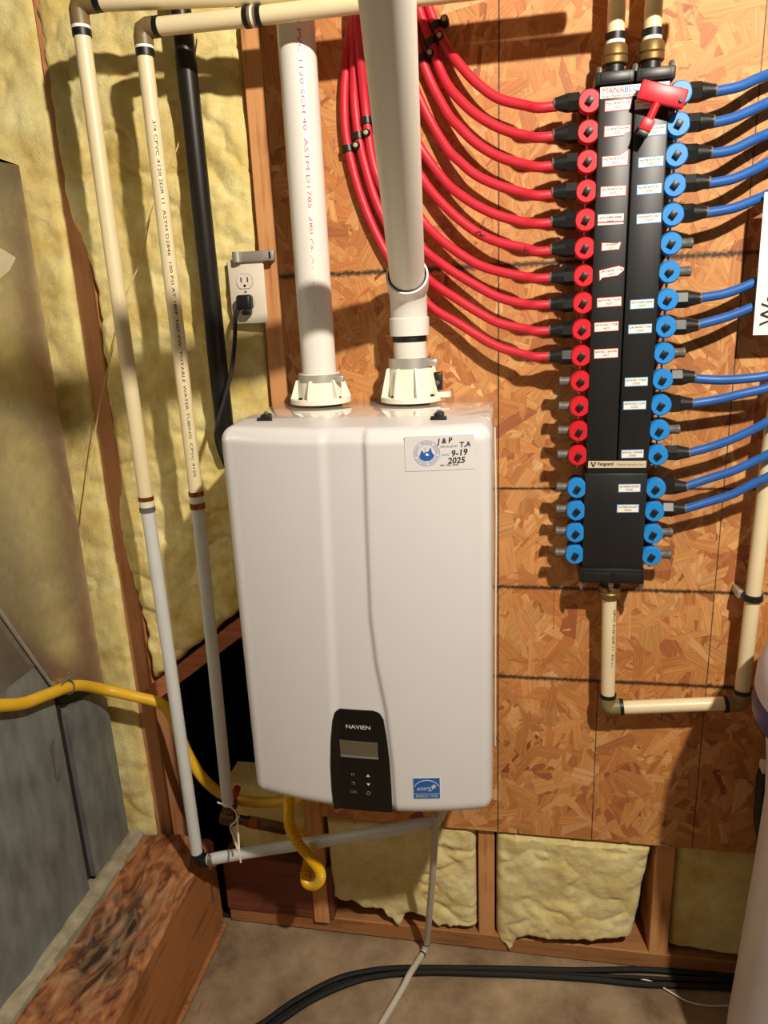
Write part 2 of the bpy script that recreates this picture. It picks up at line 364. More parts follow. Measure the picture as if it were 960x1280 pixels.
# OSB sheet
OX0, OX1, OZ0, OZ1 = .022, 1.45, -.302+FZ, ZT
osb = MB().bbox((OX0, .0, OZ0), (OX1, .0125, OZ1), .0008, seg=1)
def osb_mat(flake=True):
    m = bpy.data.materials.new('osb_flakes' if flake else 'osb_core'); m.use_nodes = True; nt = m.node_tree; b = nt.nodes['Principled BSDF']
    L = nt.links.new; N = nt.nodes.new
    tc = N('ShaderNodeTexCoord')
    at_ = N('ShaderNodeAttribute'); at_.attribute_name = 'flake_tint'
    uv = N('ShaderNodeUVMap'); uv.uv_map = 'grain'
    mp = N('ShaderNodeMapping'); mp.inputs['Scale'].default_value = (9, 260, 1); L(uv.outputs[0], mp.inputs[0])
    n = N('ShaderNodeTexNoise'); n.inputs['Scale'].default_value = 1.0; n.inputs['Detail'].default_value = 5; n.inputs['Distortion'].default_value = .4; L(mp.outputs[0], n.inputs['Vector'])
    mr = N('ShaderNodeMapRange'); mr.inputs[1].default_value = .3; mr.inputs[2].default_value = .7; mr.inputs[3].default_value = .74; mr.inputs[4].default_value = 1.16; L(n.outputs['Fac'], mr.inputs[0])
    mul = N('ShaderNodeVectorMath'); mul.operation = 'SCALE'; L(at_.outputs['Color'], mul.inputs[0]); L(mr.outputs[0], mul.inputs['Scale'])
    # printed layout grid: fuzzy horizontal lines, thin vertical lines
    sp = N('ShaderNodeSeparateXYZ'); L(tc.outputs['Object'], sp.inputs[0])
    nz = N('ShaderNodeTexNoise'); nz.inputs['Scale'].default_value = 160; nz.inputs['Detail'].default_value = 3; L(tc.outputs['Object'], nz.inputs['Vector'])
    nl = N('ShaderNodeTexNoise'); nl.inputs['Scale'].default_value = 14; L(tc.outputs['Object'], nl.inputs['Vector'])
    def line(out, pos, half, fuzz):
        s = N('ShaderNodeMath'); s.operation = 'SUBTRACT'; L(out, s.inputs[0]); s.inputs[1].default_value = pos
        ab = N('ShaderNodeMath'); ab.operation = 'ABSOLUTE'; L(s.outputs[0], ab.inputs[0])
        f = N('ShaderNodeMath'); f.operation = 'MULTIPLY_ADD'; L(nz.outputs['Fac'], f.inputs[0]); f.inputs[1].default_value = fuzz; L(ab.outputs[0], f.inputs[2])
        r = N('ShaderNodeMapRange'); r.inputs[1].default_value = half+fuzz*.5; r.inputs[2].default_value = half*.4+fuzz*.35; r.inputs[3].default_value = 0; r.inputs[4].default_value = 1; L(f.outputs[0], r.inputs[0]); return r.outputs[0]
    prev = None
    for z, h, fz in ((.9331, .0075, .012), (.5117, .0040, .004), (.3020, .0062, .008), (.0955, .0065, .008)):
        o = line(sp.outputs['Z'], z+FZ, h, fz)
        if prev is None: prev = o
        else:
            mx = N('ShaderNodeMath'); mx.operation = 'MAXIMUM'; L(prev, mx.inputs[0]); L(o, mx.inputs[1]); prev = mx.outputs[0]
    for x, h, fz in ((.4422, .0020, .001), (.6501, .0015, .0012), (.8632, .0015, .0012), (.5555, .0010, .003)):
        o = line(sp.outputs['X'], x, h, fz)
        if x in (.5555,):                       # only between two of the horizontal lines
            c1 = N('ShaderNodeMath'); c1.operation = 'COMPARE'; L(sp.outputs['Z'], c1.inputs[0]); c1.inputs[1].default_value = .255+FZ; c1.inputs[2].default_value = .045
            mm = N('ShaderNodeMath'); mm.operation = 'MULTIPLY'; L(o, mm.inputs[0]); L(c1.outputs[0], mm.inputs[1]); o = mm.outputs[0]
        if x in (.6501,):
            c1 = N('ShaderNodeMath'); c1.operation = 'LESS_THAN'; L(sp.outputs['Z'], c1.inputs[0]); c1.inputs[1].default_value = .10+FZ
            mm = N('ShaderNodeMath'); mm.operation = 'MULTIPLY'; L(o, mm.inputs[0]); L(c1.outputs[0], mm.inputs[1]); o = mm.outputs[0]
        mx = N('ShaderNodeMath'); mx.operation = 'MAXIMUM'; L(prev, mx.inputs[0]); L(o, mx.inputs[1]); prev = mx.outputs[0]
    k = N('ShaderNodeMath'); k.operation = 'MULTIPLY'; k.inputs[1].default_value = .93; L(prev, k.inputs[0])
    mix = N('ShaderNodeMix'); mix.data_type = 'RGBA'; L(k.outputs[0], mix.inputs[0]); mix.inputs[7].default_value = S((38, 24, 14))+(1,)
    if flake: L(mul.outputs[0], mix.inputs[6])
    else: mix.inputs[6].default_value = S((150, 98, 52))+(1,)
    L(mix.outputs[2], b.inputs['Base Color']); b.inputs['Roughness'].default_value = .62
    bp = N('ShaderNodeBump'); bp.inputs['Strength'].default_value = .3; bp.inputs['Distance'].default_value = .0015; L(n.outputs['Fac'], bp.inputs['Height']); L(bp.outputs[0], b.inputs['Normal'])
    return m
osb_o = osb.build('osb_panel', osb_mat(False), wall, smooth=0)
def flakes():
    NF = 11000
    pal = [S(c) for c in ((206, 152, 92), (196, 138, 78), (214, 164, 104), (186, 124, 66), (176, 112, 62), (160, 94, 54), (222, 178, 122), (142, 78, 46), (200, 146, 82))]
    wts = np.array([.22, .22, .12, .16, .10, .05, .04, .02, .07]); wts /= wts.sum()
    base_c = np.array(S((198, 132, 74)))
    v = []; f = []; col = []; uvs = []
    for i in range(NF):
        cx = rng.uniform(OX0, OX1); cz = rng.uniform(OZ0, OZ1)
        small = rng.random() < .28
        ln = rng.uniform(.015, .04) if small else rng.uniform(.05, .13); wd = rng.uniform(.004, .012) if small else rng.uniform(.014, .042)
        a_ = rng.normal(PI/2, .75) if rng.random() < .6 else rng.uniform(0, PI)
        ca, sa = math.cos(a_), math.sin(a_); y = -rng.uniform(.0002, .0011); t1, t2 = rng.normal(0, .0035, 2)
        prof = [(-.5, -.5+rng.uniform(-.1, .3)), (-.5+rng.uniform(0, .12), .1), (-.5+rng.uniform(0, .22), .5), (.0, .5+rng.uniform(-.12, .06)), (.5-rng.uniform(0, .22), .5), (.5, rng.uniform(-.2, .2)), (.5-rng.uniform(0, .22), -.5), (.0, -.5+rng.uniform(-.06, .12))]
        o = len(v); off = rng.uniform(0, 40, 2)
        c = np.array(pal[rng.choice(len(pal), p=wts)]); acc = rng.random() < .16; c = (c if acc else c*.7+base_c*.3)*rng.uniform(.88, 1.08)*np.array((1, .94, .88))
        for pu, pv in prof:
            lu, lv = pu*ln, pv*wd
            x = min(max(cx+lu*ca-lv*sa, OX0), OX1); z = min(max(cz+lu*sa+lv*ca, OZ0), OZ1)
            v.append((x, min(y+lu*t1+lv*t2*3, -.00005), z)); uvs.append((lu+off[0], lv+off[1]))
        f.append(tuple(range(o, o+8))); col.append(c)
    me = bpy.data.meshes.new('surface_flakes'); me.from_pydata(v, [], f)
    at_ = me.attributes.new('flake_tint', 'FLOAT_COLOR', 'FACE')
    cc = np.ones((NF, 4)); cc[:, :3] = np.array(col); at_.data.foreach_set('color', cc.ravel())
    ul = me.uv_layers.new(name='grain')
    u = np.zeros(len(me.loops)*2); idx = np.zeros(len(me.loops), dtype=np.int32); me.loops.foreach_get('vertex_index', idx)
    u = np.array(uvs)[idx].ravel(); ul.data.foreach_set('uv', u)
    me.materials.append(osb_mat(True))
    o = link('surface_flakes', me, osb_o); o['kind'] = 'stuff'; return o
flakes()

# ------------------------------------------------------------------ fibreglass batts
def batt(name, label, xl, xr, zb, zt, y0, bulge, m, seed, nx=110, nz=220, folds=.012, back=.13):
    """soft batt: xl(z), xr(z), zb(s), zt(s) give its outline, y0 the plane of its face"""
    s = np.linspace(0, 1, nx)[None, :]; t = np.linspace(0, 1, nz)[:, None]
    zbv = zb(s)+0*t; ztv = zt(s)+0*t; Z = zbv+(ztv-zbv)*t
    XL = xl(Z); XR = xr(Z); X = XL+(XR-XL)*s
    ed = np.minimum(np.minimum(X-XL, XR-X), np.minimum(Z-zbv, ztv-Z)); r = .016
    e = np.clip(ed/r, 0, 1); rnd = 1-np.sqrt(np.clip(1-(1-e)**2, 0, 1))
    wx = X+.05*fbm(X*4, Z*4, seed+5); wz = Z+.05*fbm(X*4+9, Z*4, seed+6)
    n = fbm(wx*5, wz*5, seed, 5)
    ridg = np.abs(fbm(wx*7, wz*12, seed+31, 3)); ridg = np.clip(1-ridg*7, 0, 1)**2
    Y = y0-bulge*np.sin(PI*np.clip(s+0*t, 0, 1))**.5 - n*folds*2.2 + ridg*folds*.5 - fbm(wx*16, wz*13, seed+51, 4)*folds*1.1 + fbm(X*45, Z*45, seed+3, 4)*.006
    Y = Y + rnd*.022
    Y = np.maximum(Y, np.where((Z > .345) & (Z < .39), .0140, -1.)) if float(ztv.max()) < .5 else Y
    V = np.stack([X, Y, Z], -1).reshape(-1, 3); mb = MB()
    F = [(j*nx+i, j*nx+i+1, (j+1)*nx+i+1, (j+1)*nx+i) for j in range(nz-1) for i in range(nx-1)]
    ring = [i for i in range(nx)]+[j*nx+nx-1 for j in range(1, nz)]+[(nz-1)*nx+i for i in range(nx-2, -1, -1)]+[j*nx for j in range(nz-2, 0, -1)]
    o = len(V); VB = V[ring].copy(); VB[:, 1] = back; V = np.concatenate([V, VB]); k = len(ring)
    F += [(ring[i], o+i, o+(i+1) % k, ring[(i+1) % k]) for i in range(k)]; F.append(tuple(o+i for i in range(k)))
    mb.add(V, F); ob = mb.build(name, m, None, smooth=80); tag(ob, label, 'insulation', 'yellow fiberglass batts in the stud wall'); return ob
cst = lambda c: (lambda q: c+0*q)
def rag(seed, amp, f=30): return lambda q: amp*fbm(q*f, q*0+seed, seed, 4)
def xl1(Z):
    zz = Z-FZ; base = np.interp(zz, [.0, .14, .30, .38, .55, .79, .98, 1.11, 1.3, 1.8], [-.372, -.379, -.392, -.402, -.398, -.376, -.384, -.414, -.419, -.420])
    return base + .012*fbm(Z*28, Z*0+2, 4, 4)
def zb1(s):                                  # lower edge follows the sloping brace
    x = -.385+.37*s; a_, b_ = at(180, 864, y=.0), at(310, 764.5, y=.0)
    return a_.z+(x-a_.x)/(b_.x-a_.x)*(b_.z-a_.z)+.012+.008*fbm(s*18, s*0, 8, 3)
batt('insulation_batt', 'tall yellow fiberglass batt behind the two cream water pipes and the black iron pipe', xl1, lambda Z: -.020+.004*fbm(Z*20, Z*0, 3, 3), zb1, cst(ZT), .012, .020, fiber, 11, 130, 300, folds=.016)
batt('insulation_batt', 'narrow strip of yellow fiberglass batt between the sheet-metal duct and the rough stud', cst(-.84), lambda Z: np.interp(Z-FZ, [-.3, .9, 1.1, 1.4], [-.422, -.422, -.421, -.4205])+.006*fbm(Z*16, Z*0, 5, 3), lambda s: -.425+FZ+.02*fbm(s*9, s*0, 9, 3), cst(ZT), .012, .012, fiber, 23, 110, 240)
def tongue(s, c, wdt, dep): return -dep*np.exp(-np.abs((s-c)/wdt)**3)*(1+.25*np.sin(s*70))
batt('insulation_batt', 'yellow fiberglass batt with a ragged hanging tuft, below the water heater', cst(.03), cst(.392), lambda s: .082-.012*s+.03*fbm(s*13, s*0, 5, 4)+tongue(s, .45, .06, .035)+tongue(s, .8, .12, .02)+.02*(1-s), cst(.38), .012, .012, fiber_pale, 37, 120, 90, folds=.016, back=.1)
batt('insulation_batt', 'yellow fiberglass batt with a rolled lower hem, between the two exposed short studs', cst(.438), lambda Z: .755+.028*(Z-.1)/.25+.006*fbm(Z*40, Z*0, 6, 3), lambda s: .052+.035*s+.014*fbm(s*14, s*0, 15, 4)+tongue(s, .10, .07, .035), cst(.38), .006, .014, fiber_pale, 41, 120, 90, folds=.012, back=.1)
batt('insulation_batt', 'smooth olive-shadowed fiberglass batt beside the white tank', cst(.836), cst(1.198), lambda s: .055-.01*s+.012*fbm(s*12, s*0, 19, 3), cst(.38), .026, .006, fiber, 53, 80, 70, folds=.004, back=.12)
batt('insulation_batt', 'dim scrap of fiberglass behind the brass gas valve', cst(-.235), cst(-.018), lambda s: .212+.01*fbm(s*9, s*0, 29, 3), cst(.40), .04, .01, fiber, 61, 60, 50, back=.13)

# ------------------------------------------------------------------ timber on the floor, mortar strip and duct
BZ = -.402+FZ
bt = thing('timber_beam', 'rough weathered timber lying on the concrete floor below the sheet-metal duct', 'beam', (-.36, -.5, 0))
nx, ny = 90, 300; xs = np.linspace(-.455, -.262, nx); ys = np.linspace(-1.25, -.005, ny); gx, gy = np.meshgrid(xs, ys)
gz = BZ+fbm(gx*9, gy*3.5, 12, 5)*.030+fbm(gx*45, gy*22, 14, 4)*.009+np.abs(fbm(gx*26, gy*9, 19, 3))*-.018+.004 - .020*np.exp(-(((gx+.375)/.07)**2+((gy+.30)/.13)**2)) + .012*np.exp(-(((gx+.34)/.09)**2+((gy+.06)/.09)**2))
ex = np.clip((-.262-gx)/.012, 0, 1); gz -= .010*(1-ex)**2
V = np.stack([gx, gy, gz], -1).reshape(-1, 3)
F = [(j*nx+i, j*nx+i+1, (j+1)*nx+i+1, (j+1)*nx+i) for j in range(ny-1) for i in range(nx-1)]
tp = MB().add(V, F)
tp.build('weathered_top', beam_top, bt, smooth=50)
sd = MB(); sdv = []; nz = 14
ztop = gz[:, -1]
for j in range(ny):
    for k in range(nz):
        t = k/(nz-1); z = .008+(ztop[j]-.008)*t; sdv.append((-.262+.006*fbm(ys[j]*6, t*4, 44, 3), ys[j], z))
sd.add(sdv, [(j*nz+k, (j+1)*nz+k, (j+1)*nz+k+1, j*nz+k+1) for j in range(ny-1) for k in range(nz-1)])
sd.build('side_face', beam_side, bt, smooth=40)
MB().box((-.455, -1.25, .0), (-.268, -.006, BZ-.04)).build('core', beam_side, bt, smooth=0)
MB().bbox((-.262, -1.25, 0), (-.250, -.008, .012), .002, seg=1).build('base_strip', plate_wood, bt)
ms = MB(); nx, ny = 8, 120; xs = np.linspace(-.4775, -.448, nx); ys = np.linspace(-1.25, -.005, ny); gx, gy = np.meshgrid(xs, ys)
gz = BZ+.016+fbm(gx*40, gy*14, 71, 4)*.02-.25*np.maximum(gx+.468, 0)*1.
V = np.stack([gx, gy, gz], -1).reshape(-1, 3); k = len(V); V2 = V.copy(); V2[:, 2] = BZ-.06
F = [(j*nx+i, j*nx+i+1, (j+1)*nx+i+1, (j+1)*nx+i) for j in range(ny-1) for i in range(nx-1)]
F += [(j*nx+nx-1, k+j*nx+nx-1, k+(j+1)*nx+nx-1, (j+1)*nx+nx-1) for j in range(ny-1)]
tag(ms.add(np.concatenate([V, V2]), F).build('mortar_strip', dust_m, None, smooth=60), 'grey dusty mortar strip between the duct base and the timber', 'mortar strip')

dz0 = BZ+.005
du = thing('sheet_metal_duct', 'galvanised sheet-metal duct reflecting yellow insulation, standing beside the rough stud', 'duct', (-.7, -.6, dz0))
XD = -.478
lw = MB(); lw.box((-1.0, -1.3, dz0), (XD, -.204, .90)); lw.build('lower_panel', galv_dull, du, smooth=0)
MB().box((-1.0, -1.3, 0), (-.482, -.012, dz0)).build('base_block', dust_m, du, smooth=0)
MB().box((-1.0, -.176, dz0+.02), (XD+.001, -.026, .048+FZ)).build('lower_panel', galv_dull, du, smooth=0)
MB().box((-1.0, -.206, dz0+.02), (XD-.012, -.174, .88)).build('slot_shade_strip', hole_shade_m, du, smooth=0)  # solid dark strip painted in place of shade between the two sheets
# upper sheet: its slanting lower edge runs towards the camera
q = [at(0, 765, x=-.468), at(66, 858, x=-.468), at(128, 868, x=-.468)]
up = [(q[2].y+.012, q[2].z), (q[1].y, q[1].z), (q[0].y, q[0].z), (-.75, q[0].z+.95*(q[0].z-q[1].z)/(q[1].y-q[0].y)*(.75+q[0].y)), (-1.3, 1.75), (-1.3, 1.16+FZ), (q[2].y+.012, 1.16+FZ)]
n = len(up); V = [(-.468, p[0], p[1]) for p in up]+[(-.474, p[0], p[1]) for p in up]
MB().add(V, [tuple(range(n)), tuple(range(2*n-1, n-1, -1))]+[(i, n+i, n+(i+1) % n, (i+1) % n) for i in range(n)]).build('upper_sheet', galv, du, smooth=0)
MB().tube([(-.468, q[1].y, q[1].z), (-.466, q[0].y, q[0].z), (-.466, -.75, up[3][1])], .003, 8).build('folded_edge', galv_strap, du)
MB().box((-1.0, -1.3, .86), (-.476, -.03, 1.16+FZ)).build('duct_body', galv, du, smooth=0)
MB().bbox((-.474, -.26, 1.150+FZ), (-.458, -.16, 1.172+FZ), .003).build('black_strap', rubber, du)
a = at(70, 945, x=XD+.002)
MB().add([(XD+.0015, a.y-.012, a.z+.03), (XD+.0015, a.y+.004, a.z+.04), (XD+.010, a.y+.006, a.z-.02), (XD+.004, a.y-.004, a.z-.055), (XD+.0015, a.y-.012, a.z-.05)], [(0,1,2,3,4)]).build('dented_tab', grey_pl, du, smooth=0)
b0 = [at(0, 310, x=-.44), at(20, 322, x=-.44), at(12, 338, x=-.44), at(0, 348, x=-.44)]
bg = MB(); bg.add([tuple(p) for p in b0]+[(p.x-.006, p.y, p.z) for p in b0]+[tuple(b0[0]+Vector((0,-.08,0))), tuple(b0[3]+Vector((0,-.08,0)))], [(0,1,2,3),(4,7,6,5),(0,4,5,1),(1,5,6,2),(2,6,7,3),(0,3,9,8)])
bgo = bg.build('plastic_bag', bag_m, None, smooth=0); tag(bgo, 'corner of a clear plastic bag hung on the duct', 'bag')

# ------------------------------------------------------------------ water heater
HW, HH = .44, .696
SIDE, BUL = .319, .033
def crease(z):                                 # z above heater bottom
    l = np.interp(z, [0, .21, .48, .69], [.168, .173, .179, .183]); r = np.interp(z, [0, .10, .208, .25, .298, .384, .55, .69], [.272, .270, .263, .257, .250, .244, .246, .249]); return l, r
def fy(x, z):                                  # front surface
    b = -(SIDE+BUL*(1-((x-HW/2)/(HW/2))**2)); l, r = crease(z)
    sm = lambda t: t*t*(3-2*t)
    sl = sm(np.clip((x-l+.009)/.018, 0, 1)); sr = sm(np.clip((x-r+.0045)/.009, 0, 1))
    return b+.0045*sl-.0065*sr
ht = thing('water_heater', 'white wall-hung tankless water heater with a black control panel', 'water heater', (.22, 0, FZ))
def round_cover():
    r = .024
    def ax(a, b, n, rr):
        k = np.linspace(0, PI/2, 7)[:-1]; e = rr*(1-np.cos(k)); return np.concatenate([a+e, np.linspace(a+rr, b-rr, n), (b-e)[::-1]])
    X = ax(0, HW, 120, r); Zs = ax(0, HH, 110, r); y_back = -.25
    V = []; F = []; nx, nz = len(X), len(Zs)
    def pos(x, z, dpt):                        # dpt 0 front plane .. ; rounded box projection
        cx = min(max(x, r), HW-r); cz = min(max(z, r), HH-r)
        y = float(fy(cx, cz)); c = Vector((cx, y+r, cz)); dx, dz = (x-cx)/r, (z-cz)/r
        d = Vector((dx, 0, dz)); L = d.length
        if L > 1e-6:
            k = min(1, max(abs(dx), abs(dz))); d = d/L*k; dy = -math.sqrt(max(0, 1-k*k)); return c+Vector((d.x, dy, d.z))*r
        return c+Vector((0, -r, 0))
    for z in Zs:
        for x in X: p = pos(x, z, 0); V.append((p.x, p.y, p.z+FZ))
    F = [(j*nx+i, j*nx+i+1, (j+1)*nx+i+1, (j+1)*nx+i) for j in range(nz-1) for i in range(nx-1)]
    ring = list(range(nx))+[j*nx+nx-1 for j in range(1, nz)]+[(nz-1)*nx+i for i in range(nx-2, -1, -1)]+[j*nx for j in range(nz-2, 0, -1)]
    o = len(V); V += [(V[i][0], y_back, V[i][2]) for i in ring]; k = len(ring)
    F += [(ring[i], o+i, o+(i+1) % k, ring[(i+1) % k]) for i in range(k)]; F.append(tuple(o+i for i in range(k)))
    return MB().add(V, F)
round_cover().build('front_cover', white, ht, smooth=50)
MB().bbox((.003, -.252, FZ+.003), (HW-.003, -.0015, FZ+HH-.003), .008, seg=3).build('chassis', gloss_white, ht)
for q_ in ht.children[1].data.vertices:                # the top plate slopes up towards the wall
    if q_.co.z > FZ+HH-.02: q_.co.z += .013*(q_.co.y+.252)/.252
MB().tube([(HW+.001, -.19, FZ+HH-.03), (HW+.003, -.17, FZ+.5), (HW+.002, -.18, FZ+.3), (HW+.001, -.16, FZ+.03)], .0016, 6).build('side_cord', zip_w, ht)
def on_front(cx, cz, lift=.0012, rot=0.):
    c_, s_ = math.cos(rot), math.sin(rot)
    return lambda u, v: Vector((cx+u*c_-v*s_, float(fy(cx+u*c_-v*s_, cz+u*s_+v*c_))-lift, FZ+cz+u*s_+v*c_))
def front_px(u, v):
    y = -.34
    for _ in range(4):
        p = at(u, v, y=y); y = float(fy(p.x, p.z-FZ))
    return p.x, p.z-FZ
def front_patch(name, outline, m, lift, parent, nx=30, nz=40, thick=.001):
    """patch on the front bounded by left(z), right(z)"""
    z0, z1, lf, rf = outline; V = []; 
    zs = np.linspace(z0, z1, nz)
    for z in zs:
        for i in range(nx):
            x = lf(z)+(rf(z)-lf(z))*i/(nx-1); V.append((x, float(fy(x, z))-lift, FZ+z))
    k = len(V); V += [(p[0], p[1]+thick+lift, p[2]) for p in V]
    F = [(j*nx+i, j*nx+i+1, (j+1)*nx+i+1, (j+1)*nx+i) for j in range(nz-1) for i in range(nx-1)]
    ring = list(range(nx))+[j*nx+nx-1 for j in range(1, nz)]+[(nz-1)*nx+i for i in range(nx-2, -1, -1)]+[j*nx for j in range(nz-2, 0, -1)]
    F += [(ring[i], k+ring[i], k+ring[(i+1) % len(ring)], ring[(i+1) % len(ring)]) for i in range(len(ring))]
    return MB().add(V, F).build(name, m, parent, smooth=50)
# control panel outline from the photograph
pl = [front_px(*q) for q in ((418, 1013), (415, 985), (413.5, 955), (414, 925), (416, 900), (419, 889), (425, 885))]
pr = [front_px(*q) for q in ((491, 1019), (489.5, 985), (487.5, 955), (484, 925), (479.5, 899), (474.5, 891), (466, 888.5))]
zl = [p[1] for p in pl]; zr = [p[1] for p in pr]
ztop_ = (zl[-1]+zr[-1])/2; zl = [min(z, ztop_) for z in zl]; zr = [min(z, ztop_) for z in zr]
zl[0] = zr[0] = .006
cp = front_patch('control_panel', (.006, ztop_, lambda z: float(np.interp(z, zl, [p[0] for p in pl])), lambda z: float(np.interp(z, zr, [p[0] for p in pr]))), black_gloss, .0022, ht, 24, 60)
def quad_px(name, pxs, m, lift, parent):
    P = [front_px(*q) for q in pxs]; mb = MB(); nu = nv = 8; V = []
    for j in range(nv):
        for i in range(nu):
            s, t = i/(nu-1), j/(nv-1)
            x = (P[0][0]*(1-s)+P[1][0]*s)*(1-t)+(P[3][0]*(1-s)+P[2][0]*s)*t; z = (P[0][1]*(1-s)+P[1][1]*s)*(1-t)+(P[3][1]*(1-s)+P[2][1]*s)*t
            V.append((x, float(fy(x, z))-lift, FZ+z))
    return mb.add(V, [(j*nu+i, j*nu+i+1, (j+1)*nu+i+1, (j+1)*nu+i) for j in range(nv-1) for i in range(nu-1)]).build(name, m, parent)
quad_px('display', ((424.5, 923), (472.5, 927), (473, 946), (426.5, 942.5)), lcd, .0030, cp)
quad_px('display_rim', ((425.5, 941.5), (473.5, 945.3), (473.5, 948), (427, 944.3)), ink_grey, .0032, cp)
x, z = front_px(448, 908); text_on('brand_lettering', 'NAVIEN', .0105, on_front(x, z, .0031), ink_white, cp, bold=.0001, width=.043)
for t, px in (('M', (441.5, 967)), ('OK', (442.5, 988.5))):
    x, z = front_px(*px); text_on('button_mark', t, .0085, on_front(x, z, .0031), ink_grey, cp)
def front_poly(name, pts, cx, cz, m, lift, parent):
    f_ = on_front(cx, cz, lift); return MB().add([f_(*p) for p in pts], [tuple(range(len(pts)))]).build(name, m, parent, smooth=0)
x, z = front_px(460.5, 968.5); front_poly('button_mark', [(-.0035, -.002), (.0035, -.002), (0, .0035)], x, z, ink_white, .0031, cp)
x, z = front_px(461, 979); front_poly('button_mark', [(-.0035, .002), (.0035, .002), (0, -.0035)], x, z, ink_white, .0031, cp)
x, z = front_px(461, 990); f_ = on_front(x, z, .0033); MB().tube([f_(.0032*math.cos(2*PI*k/16), .0032*math.sin(2*PI*k/16)) for k in range(17)], .0005, 5).build('button_mark', ink_grey, cp)
x, z = front_px(442, 977.5); f_ = on_front(x, z, .0033); MB().tube([f_(-.003, .002), f_(.002, .002), f_(.0032, .0005), f_(.002, -.002), f_(.0, -.002)], .0005, 5).build('button_mark', ink_grey, cp)
# efficiency sticker
es = [front_px(*q) for q in ((518, 971), (548.5, 972), (548.5, 998.5), (519, 997.5))]
ex = sum(p[0] for p in es)/4; ez = sum(p[1] for p in es)/4; ew = .0455/2; eh = .041/2
def rect_front(name, cx, cz, w2, h2, m, lift, parent):
    n = 6; f_ = on_front(cx, cz, lift); return MB().add([f_(-w2+2*w2*i/(n-1), s*h2) for s in (-1, 1) for i in range(n)], [(i, i+1, n+i+1, n+i) for i in range(n-1)]).build(name, m, parent)
st = rect_front('efficiency_sticker', ex, ez, ew+.001, eh+.001, label_w, .0009, ht); st['label'] = 'blue energy efficiency sticker'
rect_front('blue_field', ex, ez, ew, eh, blue_ink, .0013, st)
f_ = on_front(ex, ez-.006, .0018)
MB().tube([f_(.021*math.cos(a_), .006+.0165*math.sin(a_)) for a_ in np.linspace(PI*.07, PI*.93, 20)], .0006, 5).build('arc', ink_white, st)
rect_front('divider', ex, ez-eh*.52, ew, .0004, ink_white, .0016, st)
text_on('lettering', 'ENERGY STAR', .0068, on_front(ex, ez-eh*.76, .0017), ink_white, st, width=.038)
text_on('script_lettering', 'energy', .0125, on_front(ex-.003, ez+.0005, .0017, .05), ink_white, st, shear=.4, width=.031)
front_poly('star', [((.0055 if k % 2 == 0 else .0022)*math.sin(PI*k/5), (.0055 if k % 2 == 0 else .0022)*math.cos(PI*k/5)) for k in range(10)], ex+.0125, ez+.004, ink_white, .0017, st)
# installer sticker
ix, iz = front_px(549.5, 566)
st = rect_front('installer_sticker', ix, iz, .052, .027, mat('sticker_film', (211, 209, 207), .36, var=.01), .0008, ht); st['label'] = 'white installer sticker with round logo and handwriting'
lx, lz = front_px(533.5, 566.5)
def annulus(cx, cz, r0, r1, m, name, lift):
    f_ = on_front(cx, cz, lift); n = 40; V = []
    for k in range(n): a_ = 2*PI*k/n; V += [f_(r0*math.cos(a_), r0*math.sin(a_)), f_(r1*math.cos(a_), r1*math.sin(a_))]
    return MB().add(V, [(2*k, 2*k+1, (2*k+3) % (2*n), (2*k+2) % (2*n)) for k in range(n)]).build(name, m, st, smooth=0)
annulus(lx, lz, .0190, .0200, ring_ink, 'logo_ring', .0011); annulus(lx, lz, .0135, .0142, ring_ink, 'logo_ring', .0011)
for k in range(34):                         # ring of tiny lettering
    a_ = 2*PI*k/34
    if k % 7 == 5: continue
    f_ = on_front(lx, lz, .0011); c_, s_ = math.cos(a_), math.sin(a_); t_ = (-s_, c_)
    MB().add([f_(c_*r+t_[0]*d_, s_*r+t_[1]*d_) for r, d_ in ((.0150, -.0009), (.0150, .0009), (.0180, .0009), (.0180, -.0009))], [(0, 1, 2, 3)]).build('ring_lettering', ring_ink, st, smooth=0)
front_poly('logo_mountains', [(-.0115, -.005), (-.009, .001), (-.0078, .0055), (-.004, .0005), (-.001, .003), (.002, .002), (.006, .009), (.008, .001), (.0115, -.004), (.009, -.0085), (.004, -.0115), (-.004, -.0115), (-.009, -.009)], lx, lz, blue_ink, .0012, st)
front_poly('logo_snow', [(-.002, -.002), (.0, .001), (.002, -.001), (.004, -.003), (.0, -.004)], lx, lz, label_w, .0015, st)
front_poly('logo_sun', [(-.0025, .007), (-.001, .0075), (.0, .010), (.001, .0075), (.0025, .007), (.0, .006)], lx-.002, lz, mat('ink_tan', (206, 170, 120), .5), .0012, st)
for t, px, sz, rt in (('J & P', (556, 551), .0110, .05), ('T.A', (581, 555.5), .0110, .05), ('9-19', (574, 566), .0135, .08), ('2025', (570.5, 575.5), .0130, .02)):
    x, z = front_px(*px); text_on('handwriting', t, sz, on_front(x, z, .0012, rt), ink_black, st, shear=.15, bold=.0003)
for t, px, wd in (('INSTALLED BY', (561.5, 558), .026), ('DATE', (556.5, 568.5), .011)):
    x, z = front_px(*px); text_on('printed_line', t, .0042, on_front(x, z, .0012), ink_grey, st, width=wd)
x, z = front_px(562, 581)
for k in range(12):
    if k in (3, 7): continue
    rect_front('printed_mark', x-.013+k*.0023, z, .0008, .0012, ink_grey, .0012, st)
ZC = FZ+HH+.0005
